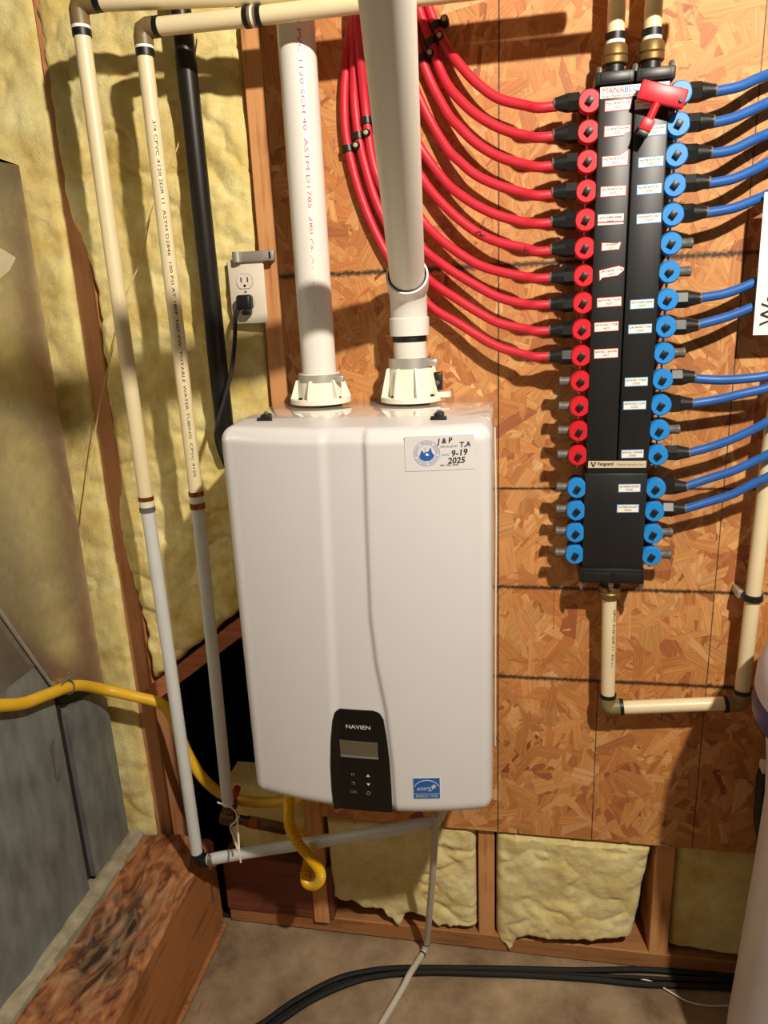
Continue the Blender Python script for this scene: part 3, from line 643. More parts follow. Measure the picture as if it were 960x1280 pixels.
# latches on top
for px in ((333, 519.5), (549, 517.5)):
    p = at(*px, z=HH+FZ+.006); l = MB()
    l.bbox((p.x-.0075, p.y-.012, ZC-.004), (p.x+.0075, p.y+.010, ZC+.009), .003); l.bbox((p.x-.013, p.y-.014, ZC-.004), (p.x+.013, p.y-.007, ZC+.004), .002)
    lo_ = l.build('latch', black_pl, ht); MB().lathe([(.004, 0), (.004, .003)], frame((p.x, p.y, ZC+.009), (0, 0, 1)), 10).build('latch_screw', bolt_m, lo_)
VA = (.106, -.060); VB = (.282, -.060); ZC = FZ+HH+.006
def collar(cx, cy, h, band_z, n_fins, name='vent_collar'):
    M = frame((cx, cy, ZC), (0, 0, 1))
    c = MB().lathe([(.058, -.004), (.058, .004), (.056, .006), (.042, .006), (.041, h*.6), (.0385, h), (.0345, h), (.0345, .01)], M, 40, cap=False)
    for k in range(n_fins):
        a_ = 2*PI*k/n_fins+.35; R_k = Matrix.Rotation(a_, 4, 'Z')
        c.add([M @ R_k @ Vector(q) for q in ((.038, -.002, .005), (.058, -.002, .005), (.046, -.002, h*.75), (.038, -.002, h*.78), (.038, .002, .005), (.058, .002, .005), (.046, .002, h*.75), (.038, .002, h*.78))], [(0,1,2,3),(7,6,5,4),(1,5,6,2),(3,2,6,7)])
    o = c.build(name, collar_m, ht)
    MB().lathe([(.0395, band_z-.009), (.0405, band_z-.009), (.0405, band_z+.009), (.0395, band_z+.009)], M, 40).build('band_clamp', steel, o)
    MB().bbox((cx+.034, cy-.024, ZC+band_z-.006), (cx+.052, cy-.012, ZC+band_z+.006), .002).build('clamp_screw', steel, o)
    for k in range(4):
        a_ = PI/4+k*PI/2+.2; MB().lathe([(.004, .004), (.004, .009), (.002, .010)], frame((cx+.051*math.cos(a_), cy+.051*math.sin(a_), ZC), (0, 0, 1)), 8).build('screw', black_pl, o)
    return o
collar(VA[0], VA[1], .052, .041, 6)
co = collar(VB[0], VB[1], .075, .066, 8)
MB().bbox((VB[0]+.042, VB[1]-.020, ZC+.014), (VB[0]+.060, VB[1]-.002, ZC+.048), .004).build('sensor_plug', black_pl, co)
MB().lathe([(.004, 0), (.004, .003)], frame((VB[0]+.052, VB[1]-.020, ZC+.03), (0, -1, 0)), 10).build('sensor_screw', bolt_m, co)
MB().bbox((VB[0]+.03, VB[1]-.018, ZC+.002), (VB[0]+.075, VB[1]+.0, ZC+.012), .002).build('sensor_foot', collar_m, co)

# vent pipes
def straight(name, p0, p1, r, m, parent=None, n=32, ring=None):
    return MB().tube([p0, p1], r, n).build(name, m, parent)
def on_cyl(axis_p, along, r, face, lift=.0004):
    """wrap lettering round a straight pipe: u runs along it, v round it; face = direction of the middle of the letters"""
    al = Vector(along).normalized(); fc = Vector(face); fc = (fc-al*fc.dot(al)).normalized(); sd_ = fc.cross(al)
    return lambda u, v: Vector(axis_p)+al*u+(fc*math.cos(v/r)+sd_*math.sin(v/r))*(r+lift)
vp = thing('intake_pipe', 'straight white PVC vent pipe with a red print line, left of the grey-white vent', 'pipe', (VA[0], VA[1], ZC+.02))
straight('pipe', (VA[0], VA[1], ZC+.02), (VA[0]-.004, VA[1], ZT+.1), .0325, pvc, vp, 40)
text_on('print_line', '2 IN PVC 1120 SCH 40  ASTM D1785  280 PSI AT 73F  NSF PW DWV', .0095, on_cyl((VA[0]-.002, VA[1], ZC+.36), (0, 0, -1), .0325, (.42, -1, 0)), ink_red, vp, width=.60)
EZ = .893+FZ
ep = thing('exhaust_pipe', 'wide grey-white PVC vent pipe leaning forward out of an elbow on the heater', 'pipe', (VB[0], VB[1], ZC+.03))
E0 = Vector((VB[0], VB[1], EZ))
tgt = Vector(CAM + .76*(F_ + R_*(484-480)/FPX + U_*640/FPX)); dirn = (tgt-E0).normalized()
straight('lower_pipe', (VB[0], VB[1], ZC+.03), (VB[0], VB[1], EZ-.01), .0305, pvc, ep, 40)
hb_ = MB().lathe([(.031, -.012), (.036, -.012), (.0365, .018), (.0335, .022), (.0325, .03)], frame((VB[0], VB[1], EZ-.064), (0, 0, 1)), 40, cap=False)
hb_.build('lower_hub', pvc, ep)
MB().lathe([(.0312, 0), (.0318, .004), (.0312, .010)], frame((VB[0], VB[1], EZ-.087), (0, 0, 1)), 32).build('sealant_ring', rubber, ep)
bend = []
for t in np.linspace(0, 1, 9):
    p = (1-t)**2*(E0+Vector((0, 0, -.06))) + 2*t*(1-t)*(E0+Vector((0, 0, -.005))) + t*t*(E0+dirn*.045); bend.append(p)
MB().tube(bend, [.0335]*9, 40, cap=False).build('elbow', pvc, ep)
Mh = frame(E0+dirn*.035, dirn)
MB().lathe([(.0335, -.02), (.0372, -.012), (.0372, .022), (.0338, .022), (.0335, .0)], Mh, 40, cap=False).build('upper_hub', pvc, ep)
MB().lathe([(.0308, .015), (.0332, .0185), (.0332, .020), (.0308, .0212)], Mh, 40, cap=False).build('sealant_ring', rubber, ep)
straight('upper_pipe', E0+dirn*.03, E0+dirn*.95, .0305, pvc_grey, ep, 48)

# ------------------------------------------------------------------ manifold
mf = thing('plumbing_manifold', 'tall black water distribution manifold with red and blue valve dials', 'manifold', (.656, 0, 1.0))
MX0, MX1, MXC, MY0, MYF = .602, .711, .6565, -.012, -.082
MZ0, MZ1, MSPLIT = .372+FZ, 1.193+FZ, .565+FZ
MB().bbox((MX0, MYF, MSPLIT+.004), (MXC-.0008, MY0, MZ1), .003).build('hot_column', manifold_m, mf)
MB().bbox((MXC+.0008, MYF, MSPLIT+.004), (MX1, MY0, MZ1), .003).build('cold_column', manifold_m, mf)
MB().bbox((MX0, MYF, MZ0), (MX1, MY0, MSPLIT-.004), .003).build('lower_block', manifold_m, mf)
MB().bbox((MX0+.004, MYF+.003, MSPLIT-.006), (MX1-.004, MY0, MSPLIT+.006), .001).build('joint_plate', black_pl, mf)
for x0, x1 in ((MX0-.006, MXC-.001), (MXC+.001, MX1+.006)):
    c = MB().bbox((x0, MYF-.003, MZ1+.001), (x1, MY0, MZ1+.020), .003).build('end_cap', black_pl, mf)
    MB().bbox((x0+.007, MYF-.0045, MZ1+.0045), (x1-.007, MYF-.002, MZ1+.0165), .0008).build('cap_panel', manifold_m, c)
for x in (MX0, MXC, MX1):
    MB().lathe([(.0045, -.003), (.0045, .006), (.003, .008)], frame((x, MYF+.004, MZ1+.020), (0, 0, 1)), 8).build('bolt', bolt_m, mf)
    MB().lathe([(.0030, -.016), (.0030, -.010), (.0052, -.010), (.0052, .0)], frame((x, MYF+.006, MZ0-.024), (0, 0, 1)), 8).build('bolt', bolt_m, mf)
c = MB().bbox((MX0-.004, MYF-.004, MZ0-.024), (MX1+.004, MY0, MZ0+.006), .003).build('end_cap', black_pl, mf)
for x0, x1 in ((MX0+.002, MXC-.004), (MXC+.004, MX1-.002)): MB().bbox((x0, MYF-.0055, MZ0-.020), (x1, MYF-.003, MZ0-.002), .0008).build('cap_panel', manifold_m, c)
MB().bbox((MX0+.01, MY0, MZ0+.1), (MX1-.01, -.001, MZ0+.13), .001).build('wall_bracket', steel, mf)
MB().bbox((MX0+.01, MY0, MZ1-.13), (MX1-.01, -.001, MZ1-.10), .001).build('wall_bracket', steel, mf)

LZ = [1.174-.0447*k for k in range(14)]+[.531-.0433*k for k in range(4)]
LX, RX, VY = .5885, .7265, -.068
# one valve of each colour is built, the rest share its meshes
def valve_meshes():
    d = MB().lathe([(.0165, .012), (.0185, .009), (.0190, .004), (.0190, -.004)], frame((0, 0, 0), (0, -1, 0)), 28)
    s = MB().bbox((-.0052, -.018, -.0052), (.0052, -.008, .0052), .001)
    b = MB().lathe([(.0125, -.012), (.0125, .060)], frame((0, 0, 0), (0, 1, 0)), 16)
    return d, s, b
def arr(mb, name, m):
    o = mb.build(name, m); me = o.data; bpy.data.objects.remove(o); return me
d, s_, b_ = valve_meshes()
d_red = arr(d, 'valve_dial', red_pl); d_blue = d_red.copy(); d_blue.materials[0] = blue_pl
sp_m = arr(s_, 'spindle', black_pl); st_m = arr(MB().lathe([(.0125, .004), (.0125, .052)], frame((0, 0, 0), (0, 1, 0)), 16), 'valve_body', black_pl)
ob_m = arr(MB().lathe([(.0105, -.026), (.0105, .012)], frame((0, .004, 0), (1, 0, 0)), 14), 'port', black_pl)
peg_m = arr(MB().lathe([(.0022, 0), (.0022, .006), (.001, .009)], frame((0, .006, -.017), (0, 0, -1)), 8), 'drain_peg', bolt_m)
cap_m = arr(MB().lathe([(.0080, .016), (.0080, .030), (.0086, .031), (.0086, .036), (.0060, .0375)], frame((0, .004, 0), (1, 0, 0)), 16), 'port_cap', grey_pl)
def child(name, me, parent, M):
    o = bpy.data.objects.new(name, me); C.objects.link(o); o.matrix_basis = M; put(o, parent); return o
right_tubed = {0, 1, 2, 3, 4, 7, 8, 10, 11, 13, 14, 15}
for k, z in enumerate(LZ):
    for side, X in ((-1, LX), (1, RX)):
        red = side < 0 and k < 14
        T = Matrix.Translation((X, VY, z+FZ)); Fl = T @ Matrix.Rotation(PI, 4, 'Z') @ Matrix.Translation((0, 0, 0))
        o = child('valve_dial', d_red if red else d_blue, mf, T)
        rot = Matrix.Rotation(random.uniform(.45, .95), 4, 'Y')
        child('spindle', sp_m, o, T @ rot); child('drain_peg', peg_m, o, T)
        child('valve_body', st_m, mf, T)
        MX = T if side > 0 else T @ Matrix.Scale(-1, 4, (1, 0, 0))
        child('port', ob_m, mf, MX)
        tubed = (side < 0 and k < 10) or (side > 0 and k in right_tubed)
        if not tubed: child('port_cap', cap_m, mf, MX)
# labels on the manifold
def label_at(cx, cz, w2, h2, lines, border, rot=0., poly=None, bar=False):
    c_, s_2 = math.cos(rot), math.sin(rot)
    f_ = lambda lift: (lambda u, v: Vector((cx+u*c_-v*s_2, MYF-lift, cz+u*s_2+v*c_)))
    pts = poly or [(-1, -1), (1, -1), (1, 1), (-1, 1)]
    def sheet(name, sc, m, lift, par):
        g = f_(lift); V = [g(p[0]*(w2-sc), p[1]*(h2-sc)) for p in pts]; g2 = f_(lift-.0004); V += [g2(p[0]*(w2-sc), p[1]*(h2-sc)) for p in pts]; n = len(pts)
        return MB().add(V, [tuple(range(n)), tuple(range(2*n-1, n-1, -1))]+[(i, n+i, n+(i+1) % n, (i+1) % n) for i in range(n)]).build(name, m, par, smooth=0)
    if bar:
        o = sheet('port_label', 0, label_w, .0005, mf); g = f_(.0009)
        MB().add([g(-w2, -h2*.62), g(w2, -h2*.62), g(w2, -h2*.36), g(-w2, -h2*.36)], [(0, 1, 2, 3)]).build('label_bar', border, o, smooth=0)
    else:
        o = sheet('port_label', 0, border, .0005, mf); sheet('label_paper', .0011, label_w, .0009, o)
    for i, t in enumerate(lines):
        off = h2*(.36-.72*i); g = f_(.0013)
        text_on('label_lettering', t, h2*.62, (lambda u, v, g=g, off=off: g(u, v+off)), ink_black, o, width=min(w2*1.75, len(t)*h2*.40))
torn = [(-1, -1), (.55, -1), (.62, -.6), (1, -.35), (1, 1), (-1, 1)]
torn2 = [(-1, -1), (1, -1), (1, .9), (1, 1.9), (.5, 1.25), (.45, 1), (-1, 1)]
torn3 = [(-1, -1), (.6, -.8), (.8, -.9), (1, .8), (.85, 1), (.7, .7), (-1, 1)]
torn4 = [(-1, -1.5), (-.8, -.9), (.5, -.8), (1, .2), (1, .7), (.6, 1.2), (-1, .7)]
red_labels = [((772.5, 131.5), ('MASTER BATH TUB', 'HOT'), None, 0), ((771.5, 163.5), ('MASTER BATH SHOWER', 'HOT'), torn, 0), ((768.7, 201), ('MASTER BATH LAV 1', 'HOT'), torn2, .02), ((766.5, 239), ('MASTER BATH LAV 2', 'HOT'), None, 0), ((763.3, 274.2), ('KITCHEN SINK', 'HOT'), 'bar', 0), ((764, 308), ('LAUNDRY', 'HOT'), torn3, 0), ((764.5, 340.5), ('LAUNDRY TUB', 'HOT'), torn4, .07), ((761.5, 377.5), ('BATH NO. 2 LAV', 'HOT'), None, .03), ((758, 408.3), ('BATH NO. 2 TUB', 'HOT'), None, .03), ((757.5, 441.8), ('BATH NO. 2 SHOWER', 'HOT'), None, .03)]
for px, ls, po, rt in red_labels:
    p = at(*px, y=MYF); wq, hq = (.0205, .0082) if po is not torn3 else (.016, .0070)
    label_at(p.x, p.z, wq, hq, ls, label_red, rt, None if po == 'bar' else po, po == 'bar')
blue_labels = [((809, 129.5), ('MASTER BATH TUB', 'COLD')), ((816.5, 163), ('MASTER BATH SHOWER', 'COLD')), ((813.5, 202.3), ('MASTER BATH LAV 1', 'COLD')), ((811.5, 236.3), ('MASTER BATH LAV 2', 'COLD')), ((811, 273), ('MASTER BATH TOILET', 'COLD')), ((802.5, 380), ('KITCHEN SINK', 'COLD')), ((800, 411), ('LAUNDRY TUB', 'COLD')), ((795.3, 477.2), ('BATH NO. 2 TOILET', 'COLD')), ((793.3, 506.5), ('BATH NO. 2 LAV', 'COLD')), ((790.5, 567.3), ('BATH NO. 2 SHOWER', 'COLD')), ((786.7, 610), ('OUTSIDE FAUCET', 'COLD')), ((784.8, 635.5), ('OUTSIDE FAUCET', 'COLD'))]
for i, (px, ls) in enumerate(blue_labels):
    p = at(*px, y=MYF); label_at(p.x, p.z, .0195, .0078, ls, label_blue, .02, None, False)
def plate_on(name, pa, pb, m, lift=.0006):
    a_, b_ = at(*pa, y=MYF), at(*pb, y=MYF)
    return MB().bbox((a_.x, MYF-lift, b_.z), (b_.x, MYF+.001, a_.z), .0002, seg=1).build(name, m, mf), (a_.x+b_.x)/2, (a_.z+b_.z)/2, b_.x-a_.x, a_.z-b_.z
o, cx, cz, pw, ph = plate_on('name_plate', (752, 110.5), (837.5, 113), label_w)
bpy.data.objects.remove(o); zc = MZ1-.0105
o = MB().bbox((MX0+.002, MYF-.0006, zc-.0080), (MX1-.002, MYF+.001, zc+.0085), .0002, seg=1).build('name_plate', label_w, mf)
gq = lambda cx, cz: (lambda u, v: Vector((cx+u, MYF-.001, cz+v)))
text_on('plate_lettering', 'MANA', .0125, gq(MX0+.022, zc+.0024), label_red, o, width=.033)
text_on('plate_lettering', 'BLOC', .0125, gq(MX0+.0545, zc+.0024), blue_ink, o, width=.030)
text_on('plate_lettering', 'Modern Manifold Plumbing Systems', .0048, gq(MX0+.037, zc-.0055), ink_black, o, width=.064)
zc = at(770, 580.5, y=MYF).z
o = MB().bbox((MX0+.004, MYF-.0006, zc-.0065), (MX1-.004, MYF+.001, zc+.0065), .0002, seg=1).build('maker_plate', mat('plate_silver', (206, 188, 160), .5, var=.05), mf)
front = [(-.005, .0045), (-.0025, .0045), (0, -.002), (.0025, .0045), (.005, .0045), (.001, -.0048), (-.001, -.0048)]
MB().add([(MX0+.013+p[0], MYF-.001, zc+p[1]) for p in front], [tuple(range(7))]).build('plate_mark', ink_black, o, smooth=0)
text_on('plate_lettering', 'Vanguard', .0085, gq(MX0+.034, zc+.001), ink_black, o, bold=.0002, width=.028)
text_on('plate_lettering', 'Piping Systems, Inc.', .0050, gq(MX0+.078, zc), ink_grey, o, width=.046)

# valve key hung on the manifold
KC = at(827, 119, y=-.104); ky = thing('valve_key', 'red plastic T-shaped valve key clipped to the front of the manifold', 'key', tuple(KC))
MK = Matrix.Translation(KC) @ Matrix.Rotation(.29, 4, 'Y')
MB().bbox((-.035, -.006, -.013), (.037, .006, .015), .003, M=MK).build('handle', red_pl, ky)
MB().lathe([(.0035, 0), (.0035, .003)], MK @ frame((.030, -.0062, -.002), (0, -1, 0)), 10).build('hanging_hole', black_pl, ky)
MS = MK @ Matrix.Translation((-.003, 0, -.012)) @ Matrix.Rotation(.14, 4, 'Y')
MB().lathe([(.0062, 0), (.0062, .026)], MS @ frame((0, 0, 0), (0, 0, -1)), 14).build('stem', red_pl, ky)
MB().bbox((-.0095, -.008, -.042), (.0095, .008, -.024), .002, M=MS).build('socket', red_pl, ky)
MB().bbox((-.0085, -.007, -.050), (.0085, .008, -.042), .001, M=MS).build('socket_mouth', black_pl, ky)
MB().bbox((-.006, .0, -.006), (.006, .021, .004), .001, M=MK).build('clip', red_pl, ky)

# ------------------------------------------------------------------ red and blue tubes
nut_m = None
def nut_mesh():
    mb = MB().lathe([(.0105, .014), (.0152, .016), (.0152, .033)], frame((0, .004, 0), (1, 0, 0), (0, 1, .3)), 6)
    mb.lathe([(.0145, .033), (.0140, .036), (.0102, .050), (.0098, .054)], frame((0, .004, 0), (1, 0, 0)), 12)
    return arr(mb, 'compression_nut', black_pl)
nut_m = nut_mesh(); ring_m = arr(MB().lathe([(.0086, .052), (.0090, .053), (.0090, .056), (.0086, .057)], frame((0, .004, 0), (1, 0, 0)), 16), 'tube_collar', grey_pl)
ordinal = ['first', 'second', 'third', 'fourth', 'fifth', 'sixth', 'seventh', 'eighth', 'ninth', 'tenth', 'eleventh', 'twelfth', 'thirteenth', 'fourteenth', 'fifteenth', 'sixteenth', 'seventeenth', 'eighteenth']
red_px = [
 [(658,132),(623,123),(595,103),(574,80),(560,61),(548,40),(540,20),(534,2),(529,-30)],
 [(658,170),(625.6,160.5),(595,143),(574,124),(560,107),(548,82),(539,53),(530,30),(523,8),(518,-30)],
 [(653.7,205),(623,195.7),(595,179),(574,159),(560,143),(541,108),(527,74),(519,46),(513,10),(510,-30)],
 [(653.7,241),(623,232),(595,219),(574,201.5),(560,187.5),(540,155),(522,118),(509,82),(501,40),(498,-30)],
 [(654,277.7),(623,269.5),(595,256.6),(574,242.6),(560,231),(540,206),(523,180),(507,143),(494,98),(488,50),(485,-30)],
 [(656,310),(624,303),(597,291),(570,271),(545,246),(525,219),(503,178),(487,130),(478,75),(473,-30)],
 [(656,346),(624,339.6),(597,330.6),(570,314),(548,297),(528,275),(500,226),(478,167),(467,110),(461,50),(459,-30)],
 [(656,380),(624,372),(597,358),(570,342),(548,327),(529,311),(500,277),(476,232),(464,193),(456,130),(451,78),(448,20),(448,-30)],
 [(656,411),(624,404),(597,390),(570,373),(548,359),(533,346),(498,306),(471,254),(455,203),(448,170),(443,125),(442.5,85),(443,30),(445,-30)],
 [(656,443),(624,434),(597,419.5),(570,402.5),(545,388),(520,366),(495,336),(473.5,299),(456,259),(443,219),(432.5,170),(430,128),(432,90),(437,45),(442,10),(446,-30)]]
TY = -.064
def tube_path(px, start, side, y1, lift=0.):
    pts = [start, start+Vector((side*.03, 0, 0))]; n = len(px)
    for i, q_ in enumerate(px):
        t = min(1, (i+1)/6); pts.append(at(*q_, y=TY*(1-t)+y1*t-lift*max(0, min(1, (120-q_[1])/80))))
    return pts
red_things = []
for k in range(10):
    z = LZ[k]+FZ; s0 = Vector((LX-.050, VY+.004, z))
    t = thing('red_water_tube', f'red plastic water tube on the {ordinal[k]} hot port from the manifold top', 'tube', tuple(s0), 'red hot-water tubes of the manifold')
    path = smooth_path(tube_path(red_px[k], s0, -1, -.0125-.0015*(k % 2), {7: .034, 8: .017}.get(k, 0.)), 6)
    MB().tube(path, .0082, 12).build('tube', red_pex, t)
    Fl = Matrix.Translation((LX, VY, z)) @ Matrix.Scale(-1, 4, (1, 0, 0)) @ Matrix.Rotation(random.choice((0, .26, .52, .8)), 4, 'X')
    child('compression_nut', nut_m, t, Matrix.Translation((0, 0, 0)) @ Fl); child('tube_collar', ring_m, t, Fl); red_things.append((t, path))
def near(path, px):
    best = None
    for p in path:
        d_ = np.array(p)-CAM; zc_ = d_@F_; u, v = 480+FPX*(d_@R_)/zc_, 640-FPX*(d_@U_)/zc_; e = (u-px[0])**2+(v-px[1])**2
        if best is None or e < best[0]: best = (e, p)
    return best[1]
# marker writing on the sixth tube
for t_, px in (('Cwc', (602, 292)), ('L-W', (662, 312))):
    p = near(red_things[5][1], px); th = -.42 if px[0] < 620 else -.12
    text_on('marker_writing', t_, .012, lambda u, v, p=p, th=th: p+Vector((u*math.cos(th)-v*math.sin(th), -.0098+.5*v*v/.0082, u*math.sin(th)+v*math.cos(th))), ink_black, red_things[5][0], shear=.3, bold=.0002)
# nail-on clips
for k, px in ((0, (550, 33)), (1, (538.5, 53)), (2, (526, 74)), (7, (457.5, 151)), (8, (449, 167)), (9, (435, 182))):
    p = near(red_things[k][1], px); c_ = thing('tube_clip', f'small black nail-on clip holding the {ordinal[k]} red tube to the OSB', 'clip', (p.x, 0, p.z), 'black nail-on tube clips')
    path = red_things[k][1]; i = path.index(p); tn = (path[min(i+1, len(path)-1)]-path[max(i-1, 0)]).normalized()
    arc_dir = Vector((tn.z, 0, -tn.x)).normalized(); arc_dir = arc_dir if arc_dir.x > 0 else -arc_dir; b = MB(); w = .0055
    V = []; nn = 14
    for j in range(nn):
        a_ = PI*1.0*j/(nn-1); 
        for rr in (.0084, .0112):
            for s in (-1, 1): V.append(p+arc_dir*(-math.cos(a_)*rr)+Vector((0, -math.sin(a_)*rr, 0))+tn*(s*w))
    F = []
    for j in range(nn-1):
        o = j*4; F += [(o, o+1, o+5, o+4), (o+2, o+6, o+7, o+3), (o, o+4, o+6, o+2), (o+1, o+3, o+7, o+5)]
    b.add(V, F); b.build('clip_loop', black_pl, c_)
    e = p+arc_dir*.0165; Mx = frame((e.x, 0, e.z), (0, -1, 0), tuple(tn))
    hb2 = -p.y+.013; MB().lathe([(.0075, 0), (.0075, hb2-.004), (.006, hb2)], Mx, 10).build('clip_boss', black_pl, c_)
    MB().bbox((-.005, -.004, .002), (.005, .012, hb2-.006), .001, M=Mx).build('clip_foot', black_pl, c_)
    MB().lathe([(.0040, hb2), (.0040, hb2+.0025), (.002, hb2+.003)], Mx, 10).build('nail_head', mat('nail_head', (178, 172, 132), .5, metal=.3), c_)
blue_px = {0: [(922.5,108.7),(945,99),(960,93),(990,78),(1030,52)], 1: [(915,148),(941,137),(960,128),(990,112),(1030,86)], 2: [(915,187.5),(941,175),(960,167),(990,151),(1030,124)], 3: [(915,224),(941,213),(960,203),(990,187),(1030,160)], 4: [(915,260.6),(941,251),(960,243),(990,227),(1030,200)],
 7: [(907,366.7),(943,353),(975,336),(1030,300)], 8: [(907,396.7),(942,383),(975,366),(1030,330)], 10: [(896,475),(924,474),(960,469.7),(1000,460),(1040,442)], 11: [(896,499.7),(924,493),(960,484.7),(1000,470),(1040,452)], 13: [(887,559),(915,549),(941,537),(960,527),(1000,505),(1040,476)], 14: [(887,598),(915,589),(941,577.5),(960,568),(1000,545),(1040,515)], 15: [(887,627),(915,618),(941,604.7),(960,596),(1000,572),(1040,542)]}
for k, px in blue_px.items():
    z = LZ[k]+FZ; s0 = Vector((RX+.050, VY+.004, z))
    t = thing('blue_water_tube', f'blue plastic water tube on the {ordinal[k]} cold port from the manifold top', 'tube', tuple(s0), 'blue cold-water tubes of the manifold')
    path = smooth_path([s0]+[at(*q_, y=-.066+(-.005*min(i, 4) if k >= 10 else (.016 if k in (7, 8) else .010)*min(i+1, 3)*(.75 if k in (7, 8) else 1))) for i, q_ in enumerate(px)], 6)
    MB().tube(path, .0080, 12).build('tube', blue_pex, t)
    Fl = Matrix.Translation((RX, VY, z)) @ Matrix.Rotation(random.choice((0, .26, .52, .8)), 4, 'X')
    child('compression_nut', nut_m, t, Fl); child('tube_collar', ring_m, t, Fl)

# ------------------------------------------------------------------ cream supply pipes at the manifold
def ringband(p, d, r, h, m, par, name='joint_ring', n=24):
    return MB().lathe([(r*.9, -h/2), (r, -h/2), (r, h/2), (r*.9, h/2)], frame(p, d), n).build(name, m, par)
def cpipe(pts, r, m, par, name='pipe', n=20): return MB().tube(pts, r, n).build(name, m, par)
PR = .0138
for x, nm in ((MXC-.029, 'hot'), (MXC+.027, 'cold')):
    zt = MZ1+.020; y = -.052
    t = thing('supply_pipe', 'cream supply pipe with a brass nut, rising from the ' + ('red-dial' if nm == 'hot' else 'blue-dial') + ' column of the manifold', 'pipe', (x, y, zt), 'cream supply pipes above the manifold')
    cpipe([(x, y, zt+.02), (x, y, ZT)], PR, cpvc, t)
    MB().lathe([(.016, -.004), (.016, .016)], frame((x, y, zt), (0, 0, 1)), 20).build('adapter', black_pl, t)
    MB().lathe([(.018, 0), (.0205, .002), (.0205, .010), (.019, .012), (.0205, .014), (.0195, .026), (.0165, .030)], frame((x, y, zt+.014), (0, 0, 1)), 20).build('brass_nut', brass, t)
    ringband((x, y, zt+.055), (0, 0, 1), PR+.0022, .010, rubber, t); ringband((x, y, zt+.047), (0, 0, 1), PR+.0012, .006, label_w, t, 'joint_ring')
x0 = MXC+.0015; y = -.05
t = thing('cold_feed_pipe', 'cream pipe looping under the manifold and up the right side of the OSB', 'pipe', (x0, y, .3+FZ))
zb_ = MZ0-.024; x1 = .9165; zc0 = .064+FZ; zc1 = .088+FZ
cpipe([(x0, y, zb_-.045), (x0+.006, y, zc0+.02)], PR, cpvc, t)
cpipe([(x0+.028, y, zc0), (x1-.018, y, zc1)], PR, cpvc, t)
cpipe([(x1, y, zc1+.018), (x1+.004, y, .60+FZ), (x1+.012, y, .75+FZ)], PR, cpvc, t)
MB().lathe([(.016, -.004), (.016, .020)], frame((x0, y, zb_), (0, 0, -1)), 20).build('adapter', black_pl, t)
MB().lathe([(.0175, 0), (.021, .003), (.021, .012), (.019, .014), (.021, .017), (.020, .026), (.016, .030)], frame((x0, y, zb_-.014), (0, 0, -1)), 20).build('brass_nut', brass, t)
olive = mat('olive_elbow', (128, 112, 72), .45, var=.1)
for c, a_, b_ in (((x0+.006, y, zc0), (0, 0, 1), (1, 0, .1)), ((x1, y, zc1), (-1, 0, -.1), (0, 0, 1))):
    e = MB(); c = Vector(c); e.tube([c+Vector(a_).normalized()*.024, c+Vector(a_).normalized()*.008, c+(Vector(a_).normalized()+Vector(b_).normalized())*.002, c+Vector(b_).normalized()*.008, c+Vector(b_).normalized()*.024], .0162, 18)
    e.build('elbow', olive, t)
    for dd in (a_, b_): ringband(c+Vector(dd).normalized()*.028, dd, PR+.003, .007, rubber, t)
text_on('print_line', 'CPVC 4120 SDR 11  400 PSI 73F  NSF PW', .0075, on_cyl((x0+.003, y, .19+FZ), (0, 0, -1), PR, (.55, -1, 0)), ink_black, t, width=.19)
pc = at(933, 746, y=-.05)
k_ = thing('pipe_clamp', 'black and silver clamp holding the cream pipe to the OSB', 'clamp', (pc.x, 0, pc.z))
xx = x1+.0015
MB().lathe([(PR+.0005, -.006), (PR+.004, -.006), (PR+.004, .006), (PR+.0005, .006)], frame((xx, y, pc.z), (0, 0, 1)), 20).build('clamp_ring', black_pl, k_)
MB().bbox((xx-.024, -.040, pc.z-.008), (xx-.012, -.0005, pc.z+.008), .002).build('clamp_foot', steel, k_)
MB().bbox((xx+.012, -.055, pc.z-.006), (xx+.020, -.0005, pc.z+.006), .002).build('clamp_foot', steel, k_)

# ------------------------------------------------------------------ left water pipes
PY = -.132; r1 = .0140
t1 = thing('water_pipe', 'tall cream and white water pipe nearest the duct, elbowed at top and bottom', 'pipe', (-.2, PY, .38))
_j = at(183.5, 630, y=PY); xa = _j.x; zj = _j.z; z_bot = at(253, 1068, y=PY).z; zA = at(130, 1, y=PY).z
cpipe([(xa, PY, zj), (xa-.002, PY, zA-.03)], r1, cpvc, t1); cpipe([(xa+.007, PY, z_bot), (xa+.003, PY, .2+FZ), (xa, PY, zj)], r1-.0006, pex_white, t1)
ringband((xa, PY, zj+.012), (0, 0, 1), r1+.0014, .008, copper, t1); ringband((xa, PY, zj+.0), (0, 0, 1), r1+.0004, .010, zip_w, t1); ringband((xa, PY, zj-.010), (0, 0, 1), r1+.0016, .010, grey_pl, t1)
elbow_m = mat('brown_elbow', (120, 100, 62), .45, var=.12)
MB().tube([(xa-.002, PY, zA-.032), (xa-.002, PY, zA-.010), (xa+.001, PY, zA-.002), (xa+.010, PY, zA), (xa+.03, PY, zA)], r1+.0022, 18).build('elbow', elbow_m, t1)
ringband((xa-.002, PY, zA-.034), (0, 0, 1), r1+.0016, .006, label_w, t1); ringband((xa-.002, PY, zA-.043), (0, 0, 1), r1+.0018, .010, rubber, t1); ringband((xa+.036, PY, zA), (1, 0, 0), r1+.0018, .012, rubber, t1)
pA = at(330, -6, y=PY); cpipe([(xa+.02, PY, zA), (pA.x, PY, pA.z), (.6, PY, zA-.016)], r1, cpvc, t1)
pB = [at(*q, y=PY) for q in ((253, 1071), (268, 1072), (330, 1062), (400, 1052), (480, 1039), (545, 1027))]
